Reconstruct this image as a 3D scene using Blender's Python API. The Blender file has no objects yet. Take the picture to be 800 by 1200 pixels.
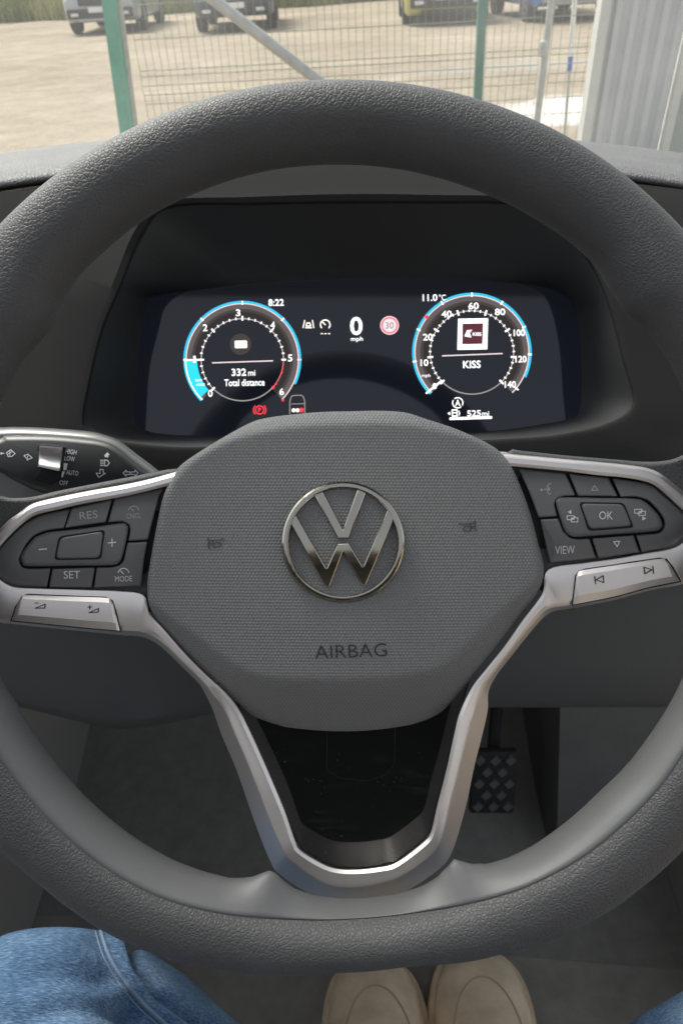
import bpy, bmesh, math, random
from mathutils import Vector, Matrix, noise as mnoise
from mathutils.geometry import tessellate_polygon
R = math.radians
random.seed(7)
sc = bpy.context.scene
COL = sc.collection

# ------------------------------------------------------------------ camera
F = 880.0                      # focal length in photograph pixels (1200 px high)
PITCH = 36.5
CAM_H = 1.31
M_CAR = Matrix.Translation((0, 0, CAM_H)) @ Matrix.Rotation(R(2.7), 4, 'Y')   # the car stands on a slight side slope
M_CAM = M_CAR @ Matrix.Rotation(R(90 - PITCH), 4, 'X')
cd = bpy.data.cameras.new('camera')
cam = bpy.data.objects.new('camera', cd); COL.objects.link(cam)
cam.matrix_world = M_CAM
cd.sensor_fit = 'VERTICAL'; cd.sensor_height = 36; cd.sensor_width = 24
cd.lens = F / 1200 * 36
cd.clip_start = 0.01; cd.clip_end = 2000
cd.dof.use_dof = True; cd.dof.focus_distance = 0.325; cd.dof.aperture_fstop = 24.0
sc.camera = cam

# ------------------------------------------------------------------ light
SUN_EL, SUN_AZ = 52, -38       # degrees; azimuth from straight ahead, negative = to the left
w = bpy.data.worlds.new('World'); sc.world = w; w.use_nodes = True
nt = w.node_tree
sky = nt.nodes.new('ShaderNodeTexSky'); sky.sky_type = 'NISHITA'; sky.sun_disc = False
sky.sun_elevation = R(SUN_EL); sky.sun_rotation = R(SUN_AZ)
sky.air_density = 1.0; sky.dust_density = 4.0; sky.ozone_density = 1.0
bg = nt.nodes['Background']; bg.inputs['Strength'].default_value = 0.15
hs = nt.nodes.new('ShaderNodeHueSaturation'); hs.inputs['Saturation'].default_value = 0.3     # overcast: nearly white sky
nt.links.new(sky.outputs[0], hs.inputs['Color']); nt.links.new(hs.outputs[0], bg.inputs[0])
sd = bpy.data.lights.new('sun', 'SUN'); sd.energy = 2.2; sd.angle = R(22); sd.color = (1, 0.95, 0.87)
sun = bpy.data.objects.new('sun', sd); COL.objects.link(sun)
d = Vector((math.sin(R(SUN_AZ)) * math.cos(R(SUN_EL)), math.cos(R(SUN_AZ)) * math.cos(R(SUN_EL)), math.sin(R(SUN_EL))))
sun.rotation_euler = d.to_track_quat('Z', 'Y').to_euler()
sun.location = (-3, 3, 6)
sc.view_settings.view_transform = 'Standard'; sc.view_settings.look = 'None'
sc.view_settings.exposure = 0.8; sc.view_settings.gamma = 1
sc.render.engine = 'CYCLES'
sc.cycles.use_denoising = True
sc.cycles.max_bounces = 8; sc.cycles.transparent_max_bounces = 12

# ------------------------------------------------------------------ helpers
def P(px, py, z):
    """photograph pixel at depth z (metres along the view axis) -> world"""
    return M_CAM @ Vector(((px - 400) / F * z, (600 - py) / F * z, -z))
def CC(x, y, z):
    return M_CAR @ Vector((x, y, z))
def G(px, py, h=0.0):
    o = M_CAM.translation; dd = P(px, py, 1.0) - o
    t = (h - o.z) / dd.z
    return o + dd * t
def at_y(px, py, y):
    o = M_CAM.translation; dd = P(px, py, 1.0) - o
    return o + dd * ((y - o.y) / dd.y)

def empty(name, M, label=None, cat=None, group=None):
    o = bpy.data.objects.new(name, None); COL.objects.link(o)
    o.matrix_world = M; o.empty_display_size = 0.05
    o['_m'] = 1
    MW[o.name] = M.copy()
    tag(o, label, cat, group)
    return o
MW = {}
def tag(o, label=None, cat=None, group=None, kind=None):
    if label: o['label'] = label
    if cat: o['category'] = cat
    if group: o['group'] = group
    if kind: o['kind'] = kind
    return o
def wm(o):
    return MW.get(o.name, Matrix.Identity(4))

def obj(name, verts, faces, mat, parent=None, M=None, smooth=True, angle=40, fix=True, kind=None, mats=None, fmat=None):
    """world-space vertices -> mesh object in the parent's frame"""
    if M is None: M = wm(parent) if parent else Matrix.Identity(4)
    inv = M.inverted()
    me = bpy.data.meshes.new(name)
    me.from_pydata([inv @ Vector(v) for v in verts], [], faces)
    if fix:
        bm = bmesh.new(); bm.from_mesh(me)
        bmesh.ops.recalc_face_normals(bm, faces=bm.faces); bm.to_mesh(me); bm.free()
    for m in (mats or [mat]): me.materials.append(m)
    if fmat:
        for p, i in zip(me.polygons, fmat): p.material_index = i
    if smooth:
        me.shade_smooth()
        if angle: me.set_sharp_from_angle(angle=R(angle))
    o = bpy.data.objects.new(name, me); COL.objects.link(o)
    if parent: o.parent = parent
    else: o.matrix_world = M
    MW[o.name] = M.copy()
    if kind: o['kind'] = kind
    return o

def resample(poly, n, closed=False):
    pts = [Vector(p) for p in poly]
    if closed: pts = pts + [pts[0]]
    L = [0]
    for a, b in zip(pts, pts[1:]): L.append(L[-1] + (b - a).length)
    out = []; k = 0
    m = n if closed else n - 1
    for i in range(n):
        s = L[-1] * i / m
        while k < len(L) - 2 and L[k + 1] < s: k += 1
        t = (s - L[k]) / max(1e-9, L[k + 1] - L[k])
        out.append(pts[k].lerp(pts[k + 1], min(1, max(0, t))))
    return out
def catmull(pts, sub=4, closed=False):
    pts = [Vector(p) for p in pts]; n = len(pts); out = []
    rng = range(n) if closed else range(n - 1)
    for i in rng:
        if closed: a, b, c, e = pts[i - 1], pts[i], pts[(i + 1) % n], pts[(i + 2) % n]
        else: a, b, c, e = pts[max(0, i - 1)], pts[i], pts[i + 1], pts[min(n - 1, i + 2)]
        for k in range(sub):
            t = k / sub
            out.append(0.5 * ((2 * b) + (c - a) * t + (2 * a - 5 * b + 4 * c - e) * t * t + (3 * b - a - 3 * c + e) * t ** 3))
    if not closed: out.append(pts[-1])
    return out
def fillet(pts, r, seg=4):
    pts = [Vector(p) for p in pts]; n = len(pts); out = []
    for i in range(n):
        a, b, c = pts[i - 1], pts[i], pts[(i + 1) % n]
        u, v = (a - b), (c - b); lu, lv = u.length, v.length
        rr = r[i] if isinstance(r, (list, tuple)) else r
        k = min(rr, lu * 0.45, lv * 0.45)
        p0 = b + u / lu * k; p1 = b + v / lv * k
        for j in range(seg + 1):
            t = j / seg
            out.append((1 - t) ** 2 * p0 + 2 * t * (1 - t) * b + t * t * p1)
    return out
def area2(pts):
    return sum(a.x * b.y - b.x * a.y for a, b in zip(pts, pts[1:] + pts[:1])) / 2
def offset(pts, dd):
    n = len(pts); s = 1 if area2(pts) > 0 else -1; out = []
    for i in range(n):
        a, b, c = pts[i - 1], pts[i], pts[(i + 1) % n]
        e1 = (b - a); e2 = (c - b)
        if e1.length < 1e-6: e1 = e2
        if e2.length < 1e-6: e2 = e1
        e1 = e1.normalized(); e2 = e2.normalized()
        n1 = Vector((-e1.y, e1.x)) * s; n2 = Vector((-e2.y, e2.x)) * s
        m = n1 + n2
        if m.length < 1e-6: m = n1
        m.normalize(); k = max(0.45, m.dot(n1))
        out.append(b + m * dd / k)
    return out

def pad(name, outline, zf, mat, parent, edge=2.0, drop=0.0012, thick=0.006, rings=5, smooth_corner=None, crown=0.0, angle=50, center=None):
    """rounded-edge plate lying on the depth field zf(px,py); outline in photograph pixels"""
    pts = fillet(outline, smooth_corner) if smooth_corner else [Vector(p) for p in outline]
    n = len(pts); V = []; Fc = []
    A2 = 0; cx = cy = 0
    for a_, b_ in zip(pts, pts[1:] + pts[:1]):
        q_ = a_.x * b_.y - b_.x * a_.y; A2 += q_; cx += (a_.x + b_.x) * q_; cy += (a_.y + b_.y) * q_
    cx /= 3 * A2; cy /= 3 * A2; 
    if center: cx, cy = center
    c = Vector((cx, cy))
    loops = []
    loops.append(([p for p in pts], thick))
    for k in range(4):
        th = math.pi / 2 * k / 3
        loops.append((offset(pts, edge * (1 - math.cos(th))) , drop * (1 - math.sin(th))))
    loops.append((offset(pts, edge + min(0.7, edge * 0.3)), 0.0))
    inner = offset(pts, edge + min(1.4, edge * 0.6))
    loops.append((inner, 0.0))
    for k in range(1, rings):
        t = k / rings
        loops.append(([p.lerp(c, t) for p in inner], -crown * (1 - (1 - t) ** 2)))
    for lp, dz in loops:
        for p in lp: V.append(P(p.x, p.y, zf(p.x, p.y) + dz))
    V.append(P(cx, cy, zf(cx, cy) - crown))
    for l in range(len(loops) - 1):
        for i in range(n):
            j = (i + 1) % n
            Fc.append((l * n + i, l * n + j, (l + 1) * n + j, (l + 1) * n + i))
    b = (len(loops) - 1) * n; ci = len(V) - 1
    for i in range(n): Fc.append((b + i, b + (i + 1) % n, ci))
    return obj(name, V, Fc, mat, parent, angle=angle)

def loft(name, rails, mat, parent, closed=False, angle=50, cap=False, fix=True, **kw):
    """rails: lists of world points of equal length"""
    n = len(rails[0]); V = [p for r in rails for p in r]; Fc = []
    for l in range(len(rails) - 1):
        for i in range(n if closed else n - 1):
            j = (i + 1) % n
            Fc.append((l * n + i, l * n + j, (l + 1) * n + j, (l + 1) * n + i))
    return obj(name, V, Fc, mat, parent, angle=angle, fix=fix, **kw)

def box(name, c, s, mat, parent=None, M=None, bev=0.0, seg=2):
    M = M or (wm(parent) if parent else Matrix.Identity(4))
    bm = bmesh.new(); bmesh.ops.create_cube(bm, size=1)
    for v in bm.verts: v.co = Vector((v.co.x * s[0] + c[0], v.co.y * s[1] + c[1], v.co.z * s[2] + c[2]))
    if bev: bmesh.ops.bevel(bm, geom=bm.edges[:], offset=bev, segments=seg, affect='EDGES', profile=0.5)
    me = bpy.data.meshes.new(name); bm.to_mesh(me); bm.free()
    me.materials.append(mat); me.shade_smooth(); me.set_sharp_from_angle(angle=R(35))
    o = bpy.data.objects.new(name, me); COL.objects.link(o)
    if parent: o.parent = parent
    else: o.matrix_world = M
    MW[o.name] = M.copy()
    return o

def tube(V, Fc, pts, r, seg=8):
    """append a tube along world/local pts"""
    pts = [Vector(p) for p in pts]; b0 = len(V)
    for i, p in enumerate(pts):
        t = (pts[min(i + 1, len(pts) - 1)] - pts[max(0, i - 1)]).normalized()
        a = Vector((0, 0, 1)) if abs(t.z) < 0.9 else Vector((1, 0, 0))
        u = t.cross(a).normalized(); v = t.cross(u)
        rr = r[i] if isinstance(r, (list, tuple)) else r
        for k in range(seg):
            th = 2 * math.pi * k / seg
            V.append(p + (u * math.cos(th) + v * math.sin(th)) * rr)
    for i in range(len(pts) - 1):
        for k in range(seg):
            k2 = (k + 1) % seg
            Fc.append((b0 + i * seg + k, b0 + i * seg + k2, b0 + (i + 1) * seg + k2, b0 + (i + 1) * seg + k))
    Fc.append(tuple(b0 + k for k in range(seg)))
    Fc.append(tuple(b0 + (len(pts) - 1) * seg + k for k in reversed(range(seg))))

# ------------------------------------------------------------------ materials
class NT:
    def __init__(s, name):
        s.m = bpy.data.materials.new(name); s.m.use_nodes = True
        s.t = s.m.node_tree; s.b = s.t.nodes['Principled BSDF']
    def n(s, typ, **kw):
        nd = s.t.nodes.new('ShaderNode' + typ)
        for k, v in kw.items():
            if k in nd.inputs.keys(): nd.inputs[k].default_value = v
            else: setattr(nd, k, v)
        return nd
    def l(s, a, b): s.t.links.new(a, b)
    def coord(s, out='Object'):
        return s.n('TexCoord').outputs[out]
    def noise(s, vec, scale, detail=3, rough=0.55):
        nd = s.n('TexNoise'); nd.inputs['Scale'].default_value = scale; nd.inputs['Detail'].default_value = detail
        nd.inputs['Roughness'].default_value = rough
        s.l(vec, nd.inputs['Vector']); return nd.outputs['Fac']
    def ramp(s, fac, stops):
        nd = s.n('ValToRGB'); e = nd.color_ramp.elements
        while len(e) < len(stops): e.new(0.5)
        for el, (p, c) in zip(e, stops):
            el.position = p; el.color = (*c, 1) if len(c) == 3 else c
        s.l(fac, nd.inputs[0]); return nd.outputs[0]
    def math(s, op, a, b=None):
        nd = s.n('Math', operation=op)
        for i, v in enumerate((a, b)):
            if v is None: continue
            if isinstance(v, (int, float)): nd.inputs[i].default_value = v
            else: s.l(v, nd.inputs[i])
        return nd.outputs[0]
    def bump(s, h, strength=0.5, dist=0.001):
        nd = s.n('Bump'); nd.inputs['Strength'].default_value = strength; nd.inputs['Distance'].default_value = dist
        s.l(h, nd.inputs['Height']); s.l(nd.outputs[0], s.b.inputs['Normal']); return nd
    def set(s, color=None, rough=None, metal=None, spec=None, coat=None):
        if color is not None: s.b.inputs['Base Color'].default_value = (*color, 1)
        if rough is not None: s.b.inputs['Roughness'].default_value = rough
        if metal is not None: s.b.inputs['Metallic'].default_value = metal
        if spec is not None: s.b.inputs['Specular IOR Level'].default_value = spec
        if coat is not None: s.b.inputs['Coat Weight'].default_value = coat; s.b.inputs['Coat Roughness'].default_value = 0.04
        return s

def plain(name, color, rough=0.5, metal=0.0, spec=0.5, coat=None, grain=None, var=0.0, vscale=30):
    m = NT(name).set(color, rough, metal, spec, coat)
    co = m.coord()
    if grain:
        m.bump(m.noise(co, grain[0], 3), grain[1], grain[2])
    if var:
        f = m.noise(co, vscale, 4)
        lo = tuple(c * (1 - var) for c in color); hi = tuple(min(1, c * (1 + var)) for c in color)
        m.l(m.ramp(f, [(0.3, lo), (0.7, hi)]), m.b.inputs['Base Color'])
    return m.m
def emit(name, color, strength=1.0):
    m = NT(name); m.set((0, 0, 0), 0.4)
    m.b.inputs['Emission Color'].default_value = (*color, 1); m.b.inputs['Emission Strength'].default_value = strength
    return m.m

def leather(name, color, scale, rough=0.5, h=0.0005):
    m = NT(name).set(color, rough, 0, 0.5)
    co = m.coord()
    wv = m.n('TexNoise'); wv.inputs['Scale'].default_value = scale * 0.6; m.l(co, wv.inputs['Vector'])
    mx = m.n('VectorMath', operation='SCALE'); m.l(wv.outputs['Color'], mx.inputs[0]); mx.inputs['Scale'].default_value = 0.3 / scale
    ad = m.n('VectorMath', operation='ADD'); m.l(co, ad.inputs[0]); m.l(mx.outputs[0], ad.inputs[1])
    v = m.n('TexVoronoi', feature='DISTANCE_TO_EDGE'); v.inputs['Scale'].default_value = scale; m.l(ad.outputs[0], v.inputs['Vector'])
    hgt = m.ramp(v.outputs['Distance'], [(0.0, (0, 0, 0)), (0.16, (0.75,) * 3), (0.45, (1,) * 3)])
    n2 = m.noise(co, scale * 3, 2)
    hh = m.math('ADD', hgt, m.math('MULTIPLY', n2, 0.12))
    m.bump(hh, 0.75, h)
    f = m.noise(co, 25, 3)
    m.l(m.ramp(f, [(0.3, tuple(c * 0.9 for c in color)), (0.7, tuple(c * 1.1 for c in color))]), m.b.inputs['Base Color'])
    return m.m
def dots(name, color, pitch, rough=0.5, h=0.0004):
    """fine hexagonal moulded dots on the airbag cover"""
    m = NT(name).set(color, rough, 0, 0.45)
    co = m.coord(); sep = m.n('SeparateXYZ'); m.l(co, sep.inputs[0])
    k = 2 * math.pi / (pitch * math.sqrt(3) / 2)
    tot = None
    for a in (90, 210, 330):
        x = m.math('MULTIPLY', sep.outputs[0], k * math.cos(R(a))); y = m.math('MULTIPLY', sep.outputs[1], k * math.sin(R(a)))
        c = m.math('COSINE', m.math('ADD', x, y))
        tot = c if tot is None else m.math('ADD', tot, c)
    m.bump(m.math('MULTIPLY', tot, 0.33), 0.5, h)
    f = m.ramp(tot, [(0.0, tuple(c * 0.88 for c in color)), (1.0, tuple(c * 1.07 for c in color))])
    m.l(f, m.b.inputs['Base Color'])
    return m.m

LEATHER = leather('rim_leather', (0.072, 0.072, 0.074), 640, 0.55, 0.00023)
DASHSKIN = leather('dash_skin', (0.15, 0.15, 0.152), 380, 0.5, 0.0009)
INSERT = plain('rim_insert_plastic', (0.125, 0.126, 0.129), 0.5, grain=(1500, 0.15, 0.0002))
HUBM = dots('airbag_skin', (0.215, 0.215, 0.212), 0.00148)
HUBPL = plain('airbag_smooth', (0.12, 0.12, 0.122), 0.5, grain=(1200, 0.2, 0.0002))
SATIN = plain('satin_silver', (0.86, 0.81, 0.78), 0.38, 0.9, grain=(1800, 0.05, 0.0001))
CHROME = plain('dark_chrome', (0.42, 0.40, 0.34), 0.12, 1.0)
BUTTON = plain('button_plastic', (0.15, 0.15, 0.151), 0.42, grain=(2500, 0.2, 0.0001))
GAP = plain('black_gap', (0.008, 0.008, 0.009), 0.7)
GLOSS = None
PLASTIC = plain('dash_plastic', (0.017, 0.0175, 0.0172), 0.75, 0.0, 0.15, grain=(900, 0.35, 0.0003))
PLASTIC_D = plain('dash_plastic_dark', (0.022, 0.023, 0.024), 0.65, grain=(900, 0.3, 0.0003))
STALKM = plain('stalk_plastic', (0.035, 0.036, 0.037), 0.4, grain=(1500, 0.2, 0.0002))
CARPET = plain('carpet', (0.275, 0.27, 0.245), 0.9, grain=(700, 0.4, 0.001), var=0.14, vscale=40)
RUBBER = plain('rubber', (0.02, 0.02, 0.02), 0.8)
PRINT_W = plain('print_white', (0.75, 0.76, 0.77), 0.5)
PRINT_G = plain('print_grey', (0.42, 0.42, 0.43), 0.5)
PRINT_D = plain('print_dark', (0.03, 0.03, 0.03), 0.6)

def gloss_black():
    m = NT('gloss_black').set((0.006, 0.007, 0.007), 0.06, 0, 0.5)
    co = m.coord()
    v = m.n('TexVoronoi'); v.inputs['Scale'].default_value = 420; m.l(co, v.inputs['Vector'])
    speck = m.math('LESS_THAN', v.outputs['Distance'], 0.13)
    msk = m.ramp(m.noise(co, 60, 3), [(0.50, (0,) * 3), (0.66, (1,) * 3)])
    sep = m.n('SeparateXYZ'); m.l(co, sep.inputs[0])
    low = m.ramp(m.math('MULTIPLY', sep.outputs[1], -6.0), [(0.42, (0,) * 3), (0.85, (1,) * 3)])   # dust gathers at the foot
    f = m.math('MULTIPLY', m.math('MULTIPLY', speck, msk), low)
    mp = m.n('Mapping'); mp.inputs['Rotation'].default_value = (0, 0, R(35)); mp.inputs['Scale'].default_value = (40, 230, 60); m.l(co, mp.inputs['Vector'])
    sm = m.ramp(m.noise(mp.outputs[0], 1.0, 3), [(0.55, (0,) * 3), (0.8, (1,) * 3)])
    f2 = m.math('MULTIPLY', m.math('MULTIPLY', sm, m.ramp(m.noise(co, 35, 2), [(0.45, (0,) * 3), (0.65, (1,) * 3)])), low)
    ff = m.math('ADD', m.math('MULTIPLY', f, 0.22), m.math('MULTIPLY', f2, 0.09))
    m.l(m.ramp(ff, [(0, (0.006, 0.007, 0.007)), (1, (0.6, 0.6, 0.58))]), m.b.inputs['Base Color'])
    m.l(m.ramp(ff, [(0, (0.06,) * 3), (0.3, (0.5,) * 3)]), m.b.inputs['Roughness'])
    return m.m
GLOSS = gloss_black()

# ------------------------------------------------------------------ printed marks (photograph pixels)
class Print:
    def __init__(s): s.v = []; s.f = []
    def poly(s, pts):
        b = len(s.v); s.v += [Vector(p) for p in pts]; s.f.append(tuple(range(b, b + len(pts)))); return s
    def line(s, pts, wd, closed=False):
        pts = [Vector(p) for p in pts]
        if closed: pts = pts + [pts[0]]
        for a, b in zip(pts, pts[1:]):
            dv = b - a
            if dv.length < 1e-6: continue
            e = dv.normalized() * wd * 0.35; nn = Vector((-dv.y, dv.x)).normalized() * wd / 2
            a2 = a - e; b2 = b + e
            s.poly([a2 + nn, b2 + nn, b2 - nn, a2 - nn])
        return s
    def arc(s, c, r, a0, a1, wd, n=32):
        """angles in degrees, counter-clockwise from the right"""
        q = [(R(a0 + (a1 - a0) * i / n)) for i in range(n + 1)]
        b = len(s.v)
        for t in q:
            for rr in (r - wd / 2, r + wd / 2): s.v.append(Vector((c[0] + rr * math.cos(t), c[1] - rr * math.sin(t))))
        for i in range(n): s.f.append((b + 2 * i, b + 2 * i + 1, b + 2 * i + 3, b + 2 * i + 2))
        return s
    def disc(s, c, r, n=24):
        return s.poly([(c[0] + r * math.cos(2 * math.pi * i / n), c[1] + r * math.sin(2 * math.pi * i / n)) for i in range(n)])
    def text(s, body, c, wd, hg, rot=0, bold=0.0, shear=0):
        """text fitted into a box wd x hg px centred on c, rot degrees counter-clockwise"""
        cu = bpy.data.curves.new('t', 'FONT'); cu.body = body; cu.offset = bold; cu.resolution_u = 3
        to = bpy.data.objects.new('t', cu); COL.objects.link(to)
        me = bpy.data.meshes.new_from_object(to)
        xs = [v.co.x for v in me.vertices]; ys = [v.co.y for v in me.vertices]
        x0, x1, y0, y1 = min(xs), max(xs), min(ys), max(ys)
        b = len(s.v); cr, sr = math.cos(R(rot)), math.sin(R(rot))
        for v in me.vertices:
            x = ((v.co.x - x0) / (x1 - x0) - 0.5) * wd; y = ((v.co.y - y0) / (y1 - y0) - 0.5) * hg
            x += y * shear
            s.v.append(Vector((c[0] + x * cr - y * sr, c[1] - (x * sr + y * cr))))
        for p in me.polygons: s.f.append(tuple(b + i for i in p.vertices))
        bpy.data.objects.remove(to); bpy.data.curves.remove(cu); bpy.data.meshes.remove(me)
        return s
    def build(s, name, zf, mat, parent, lift=0.00025):
        return obj(name, [P(p.x, p.y, zf(p.x, p.y) - lift) for p in s.v], s.f, mat, parent, smooth=False, fix=False)

def interp(tab, x):
    if x <= tab[0][0]: return tab[0][1]
    for (a, u), (b, v) in zip(tab, tab[1:]):
        if x <= b:
            t = (x - a) / (b - a); t = t * t * (3 - 2 * t) * 0.5 + t * 0.5
            return u + (v - u) * t
    return tab[-1][1]
def const(z): return lambda x, y: z
exec_order = []
#==STEERING==
# ------------------------------------------------------------------ STEERING WHEEL
M_WHEEL = Matrix.Translation(P(402, 636, 0.313)) @ M_CAM.to_3x3().to_4x4()
wheel = empty('steering_wheel', M_WHEEL, 'grey leather steering wheel with silver trimmed spokes, in front of the instrument screen', 'steering wheel')

def build_rim():
    Z0 = 0.303; CX, CY = 404, 641
    out_t = [(-180, 492), (-163.8, 510), (-155.4, 521), (-146.4, 526), (-139, 527), (-130, 532), (-110, 542), (-47, 549), (-20, 546), (0, 544), (25, 543), (47, 539),
             (90, 538), (115, 533), (131, 526), (142, 522), (150.6, 516), (159.6, 504), (172, 490.5), (180, 492)]
    in_t = [(-180, 416), (-170, 417), (-160, 418), (-156.8, 418), (-151, 421), (-143, 423), (-126, 424.5), (-116, 427), (-111, 433), (-100, 438),
            (-67, 438), (-60, 437), (-57, 432), (-53, 429), (-48, 440), (-44, 446), (-30, 451), (-12, 451), (0, 449), (24, 446), (36, 445), (41, 443), (47, 432),
            (50, 428), (54, 436), (60, 438), (80, 436), (100, 430), (111, 426), (126, 420), (135, 415.5), (149, 416), (157, 416), (165, 416), (180, 416)]
    web_t = [(-180, 1.5), (-176, 5), (-172, 14), (-169, 27), (-167.3, 36), (-165.8, 28), (-163.5, 16), (-160.5, 7), (-156, 1), (-150, 0), (148, 0), (152, 3), (155.5, 9), (158, 19), (159.6, 28), (160.7, 35), (162.5, 27), (165, 16), (168, 8), (172, 3), (180, 1.5)]
    sm_t = [(-180, 437), (-166.5, 446), (-161.8, 456), (-157, 463), (-150, 468), (-142, 472), (-126, 474.5), (-100, 478), (-60, 478), (0, 480), (60, 475), (100, 470), (122, 467), (138, 463),
            (146, 458), (155.7, 451), (164.6, 440), (172, 436), (180, 437)]
    N = 300; n1, n2, n3 = 10, 12, 18
    rows = []; seam_t = []
    for i in range(N):
        a = -180 + 360 * i / N
        ro = interp(out_t, a) * Z0 / F; ri = interp(in_t, a) * Z0 / F
        hd = 0.0165
        zs = Z0 - hd * 0.96
        rs = interp(sm_t, a) * zs / F
        # seam radius is measured about the wheel centre seen at the crest depth: shift for perspective
        c = (ro + ri) / 2; wd = (ro - ri) / 2
        kk = hd * (c / Z0) * 0.88; wd = math.sqrt(max(wd * wd - kk * kk, (wd * 0.6) ** 2))
        ca, sa = math.sin(R(a)), -math.cos(R(a))
        rp = interp(sm_t, a); best = (1e9, 1.5)
        for q in range(60):
            t = math.pi * (0.12 + 0.76 * q / 59)
            x = c + wd * math.copysign(abs(math.cos(t)) ** 0.86, math.cos(t)); zz = Z0 - hd * abs(math.sin(t)) ** 0.86
            X = (CX - 400) * Z0 / F + ca * x; Y = (600 - CY) * Z0 / F - sa * x
            d_ = abs(math.hypot(400 + X / zz * F - CX, 600 - Y / zz * F - CY) - rp)
            if d_ < best[0]: best = (d_, t)
        seam_t.append(best[1])
    seam_s = [sum(seam_t[(i + j) % N] for j in range(-6, 7)) / 13 for i in range(N)]
    for i in range(N):
        a = -180 + 360 * i / N
        ro = interp(out_t, a) * Z0 / F; ri = interp(in_t, a) * Z0 / F
        c = (ro + ri) / 2; wd = (ro - ri) / 2
        kk = hd * (c / Z0) * 0.88; wd = math.sqrt(max(wd * wd - kk * kk, (wd * 0.6) ** 2))
        ts = seam_s[i]     # 0 = outer, pi = inner
        prof = []
        for k in range(n1 + 1): prof.append((math.pi + (ts - math.pi) * k / n1))
        for k in range(1, n2 + 1): prof.append(ts + (0 - ts) * k / n2)
        for k in range(1, n3): prof.append(-math.pi * k / n3)
        ca, sa = math.sin(R(a)), -math.cos(R(a))      # px direction (x right, y down)
        row = []
        lower = max(0, min(1, (abs(a) - 96) / 14))
        for k, t in enumerate(prof):
            e = 0.86
            ct, st = math.cos(t), math.sin(t)
            x = c + wd * math.copysign(abs(ct) ** e, ct)
            if t >= ts or t < -math.pi * 0.5:      # inner face flares into the foot of the spoke
                q_ = (t - ts) / (math.pi - ts) if t >= ts else (-t / math.pi - 0.5) * 2
                x -= interp(web_t, a) * Z0 / F * max(0, min(1, q_)) ** 1.3
            z = -hd * math.copysign(abs(st) ** e, st)
            g = 0.0
            if lower and k in (n1,): g = 0.0011 * lower
            if lower and k in (n1 - 1, n1 + 1): g = 0.0
            z += g
            X = (CX - 400) * Z0 / F + ca * x; Y = (600 - CY) * Z0 / F - sa * x
            row.append(M_CAM @ Vector((X, Y, -(Z0 + z))))
        rows.append(row)
    m = len(rows[0])
    V = [p for r in rows for p in r]
    FL, FI = [], []
    for i in range(N):
        a = -180 + 360 * (i + 0.5) / N
        for k in range(m):
            f = (i * m + k, i * m + (k + 1) % m, ((i + 1) % N) * m + (k + 1) % m, ((i + 1) % N) * m + k)
            if abs(a) > 97 and (k < n1 or k >= n1 + n2 + 9): FI.append(f)
            else: FL.append(f)
    def sub(fs):
        ids = sorted({i for f in fs for i in f}); mp = {j: k for k, j in enumerate(ids)}
        return [V[j] for j in ids], [tuple(mp[j] for j in f) for f in fs]
    v, f = sub(FL); obj('rim', v, f, LEATHER, wheel, angle=None)
    v, f = sub(FI); obj('rim_insert', v, f, INSERT, wheel, angle=None)
build_rim()

# leather covered spoke roots behind the silver trim
def spoke_root(name, pts, zf):
    pad(name, pts, zf, LEATHER, wheel, edge=5, drop=0.004, thick=0.02, rings=6)
zl = lambda x, y: 0.3265 - 0.012 * max(0, min(1, (60 - x) / 160))
zr = lambda x, y: 0.3265 - 0.012 * max(0, min(1, (x - 740) / 160))
spoke_root('spoke_cover', catmull([(226, 560), (209, 549), (160, 557.5), (100, 569), (63, 576.5), (45, 581), (25, 583.5), (0, 581), (-60, 560), (-110, 600), (-110, 690), (-40, 725), (30, 722), (120, 722), (200, 700)], 3, True), zl)
spoke_root('spoke_cover', catmull([(580, 560), (596, 529), (612, 528.5), (660, 533.5), (720, 538.5), (752, 541), (778, 540), (800, 533), (850, 505), (910, 560), (910, 640), (850, 690), (790, 676), (700, 690), (630, 690)], 3, True), zr)

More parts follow.
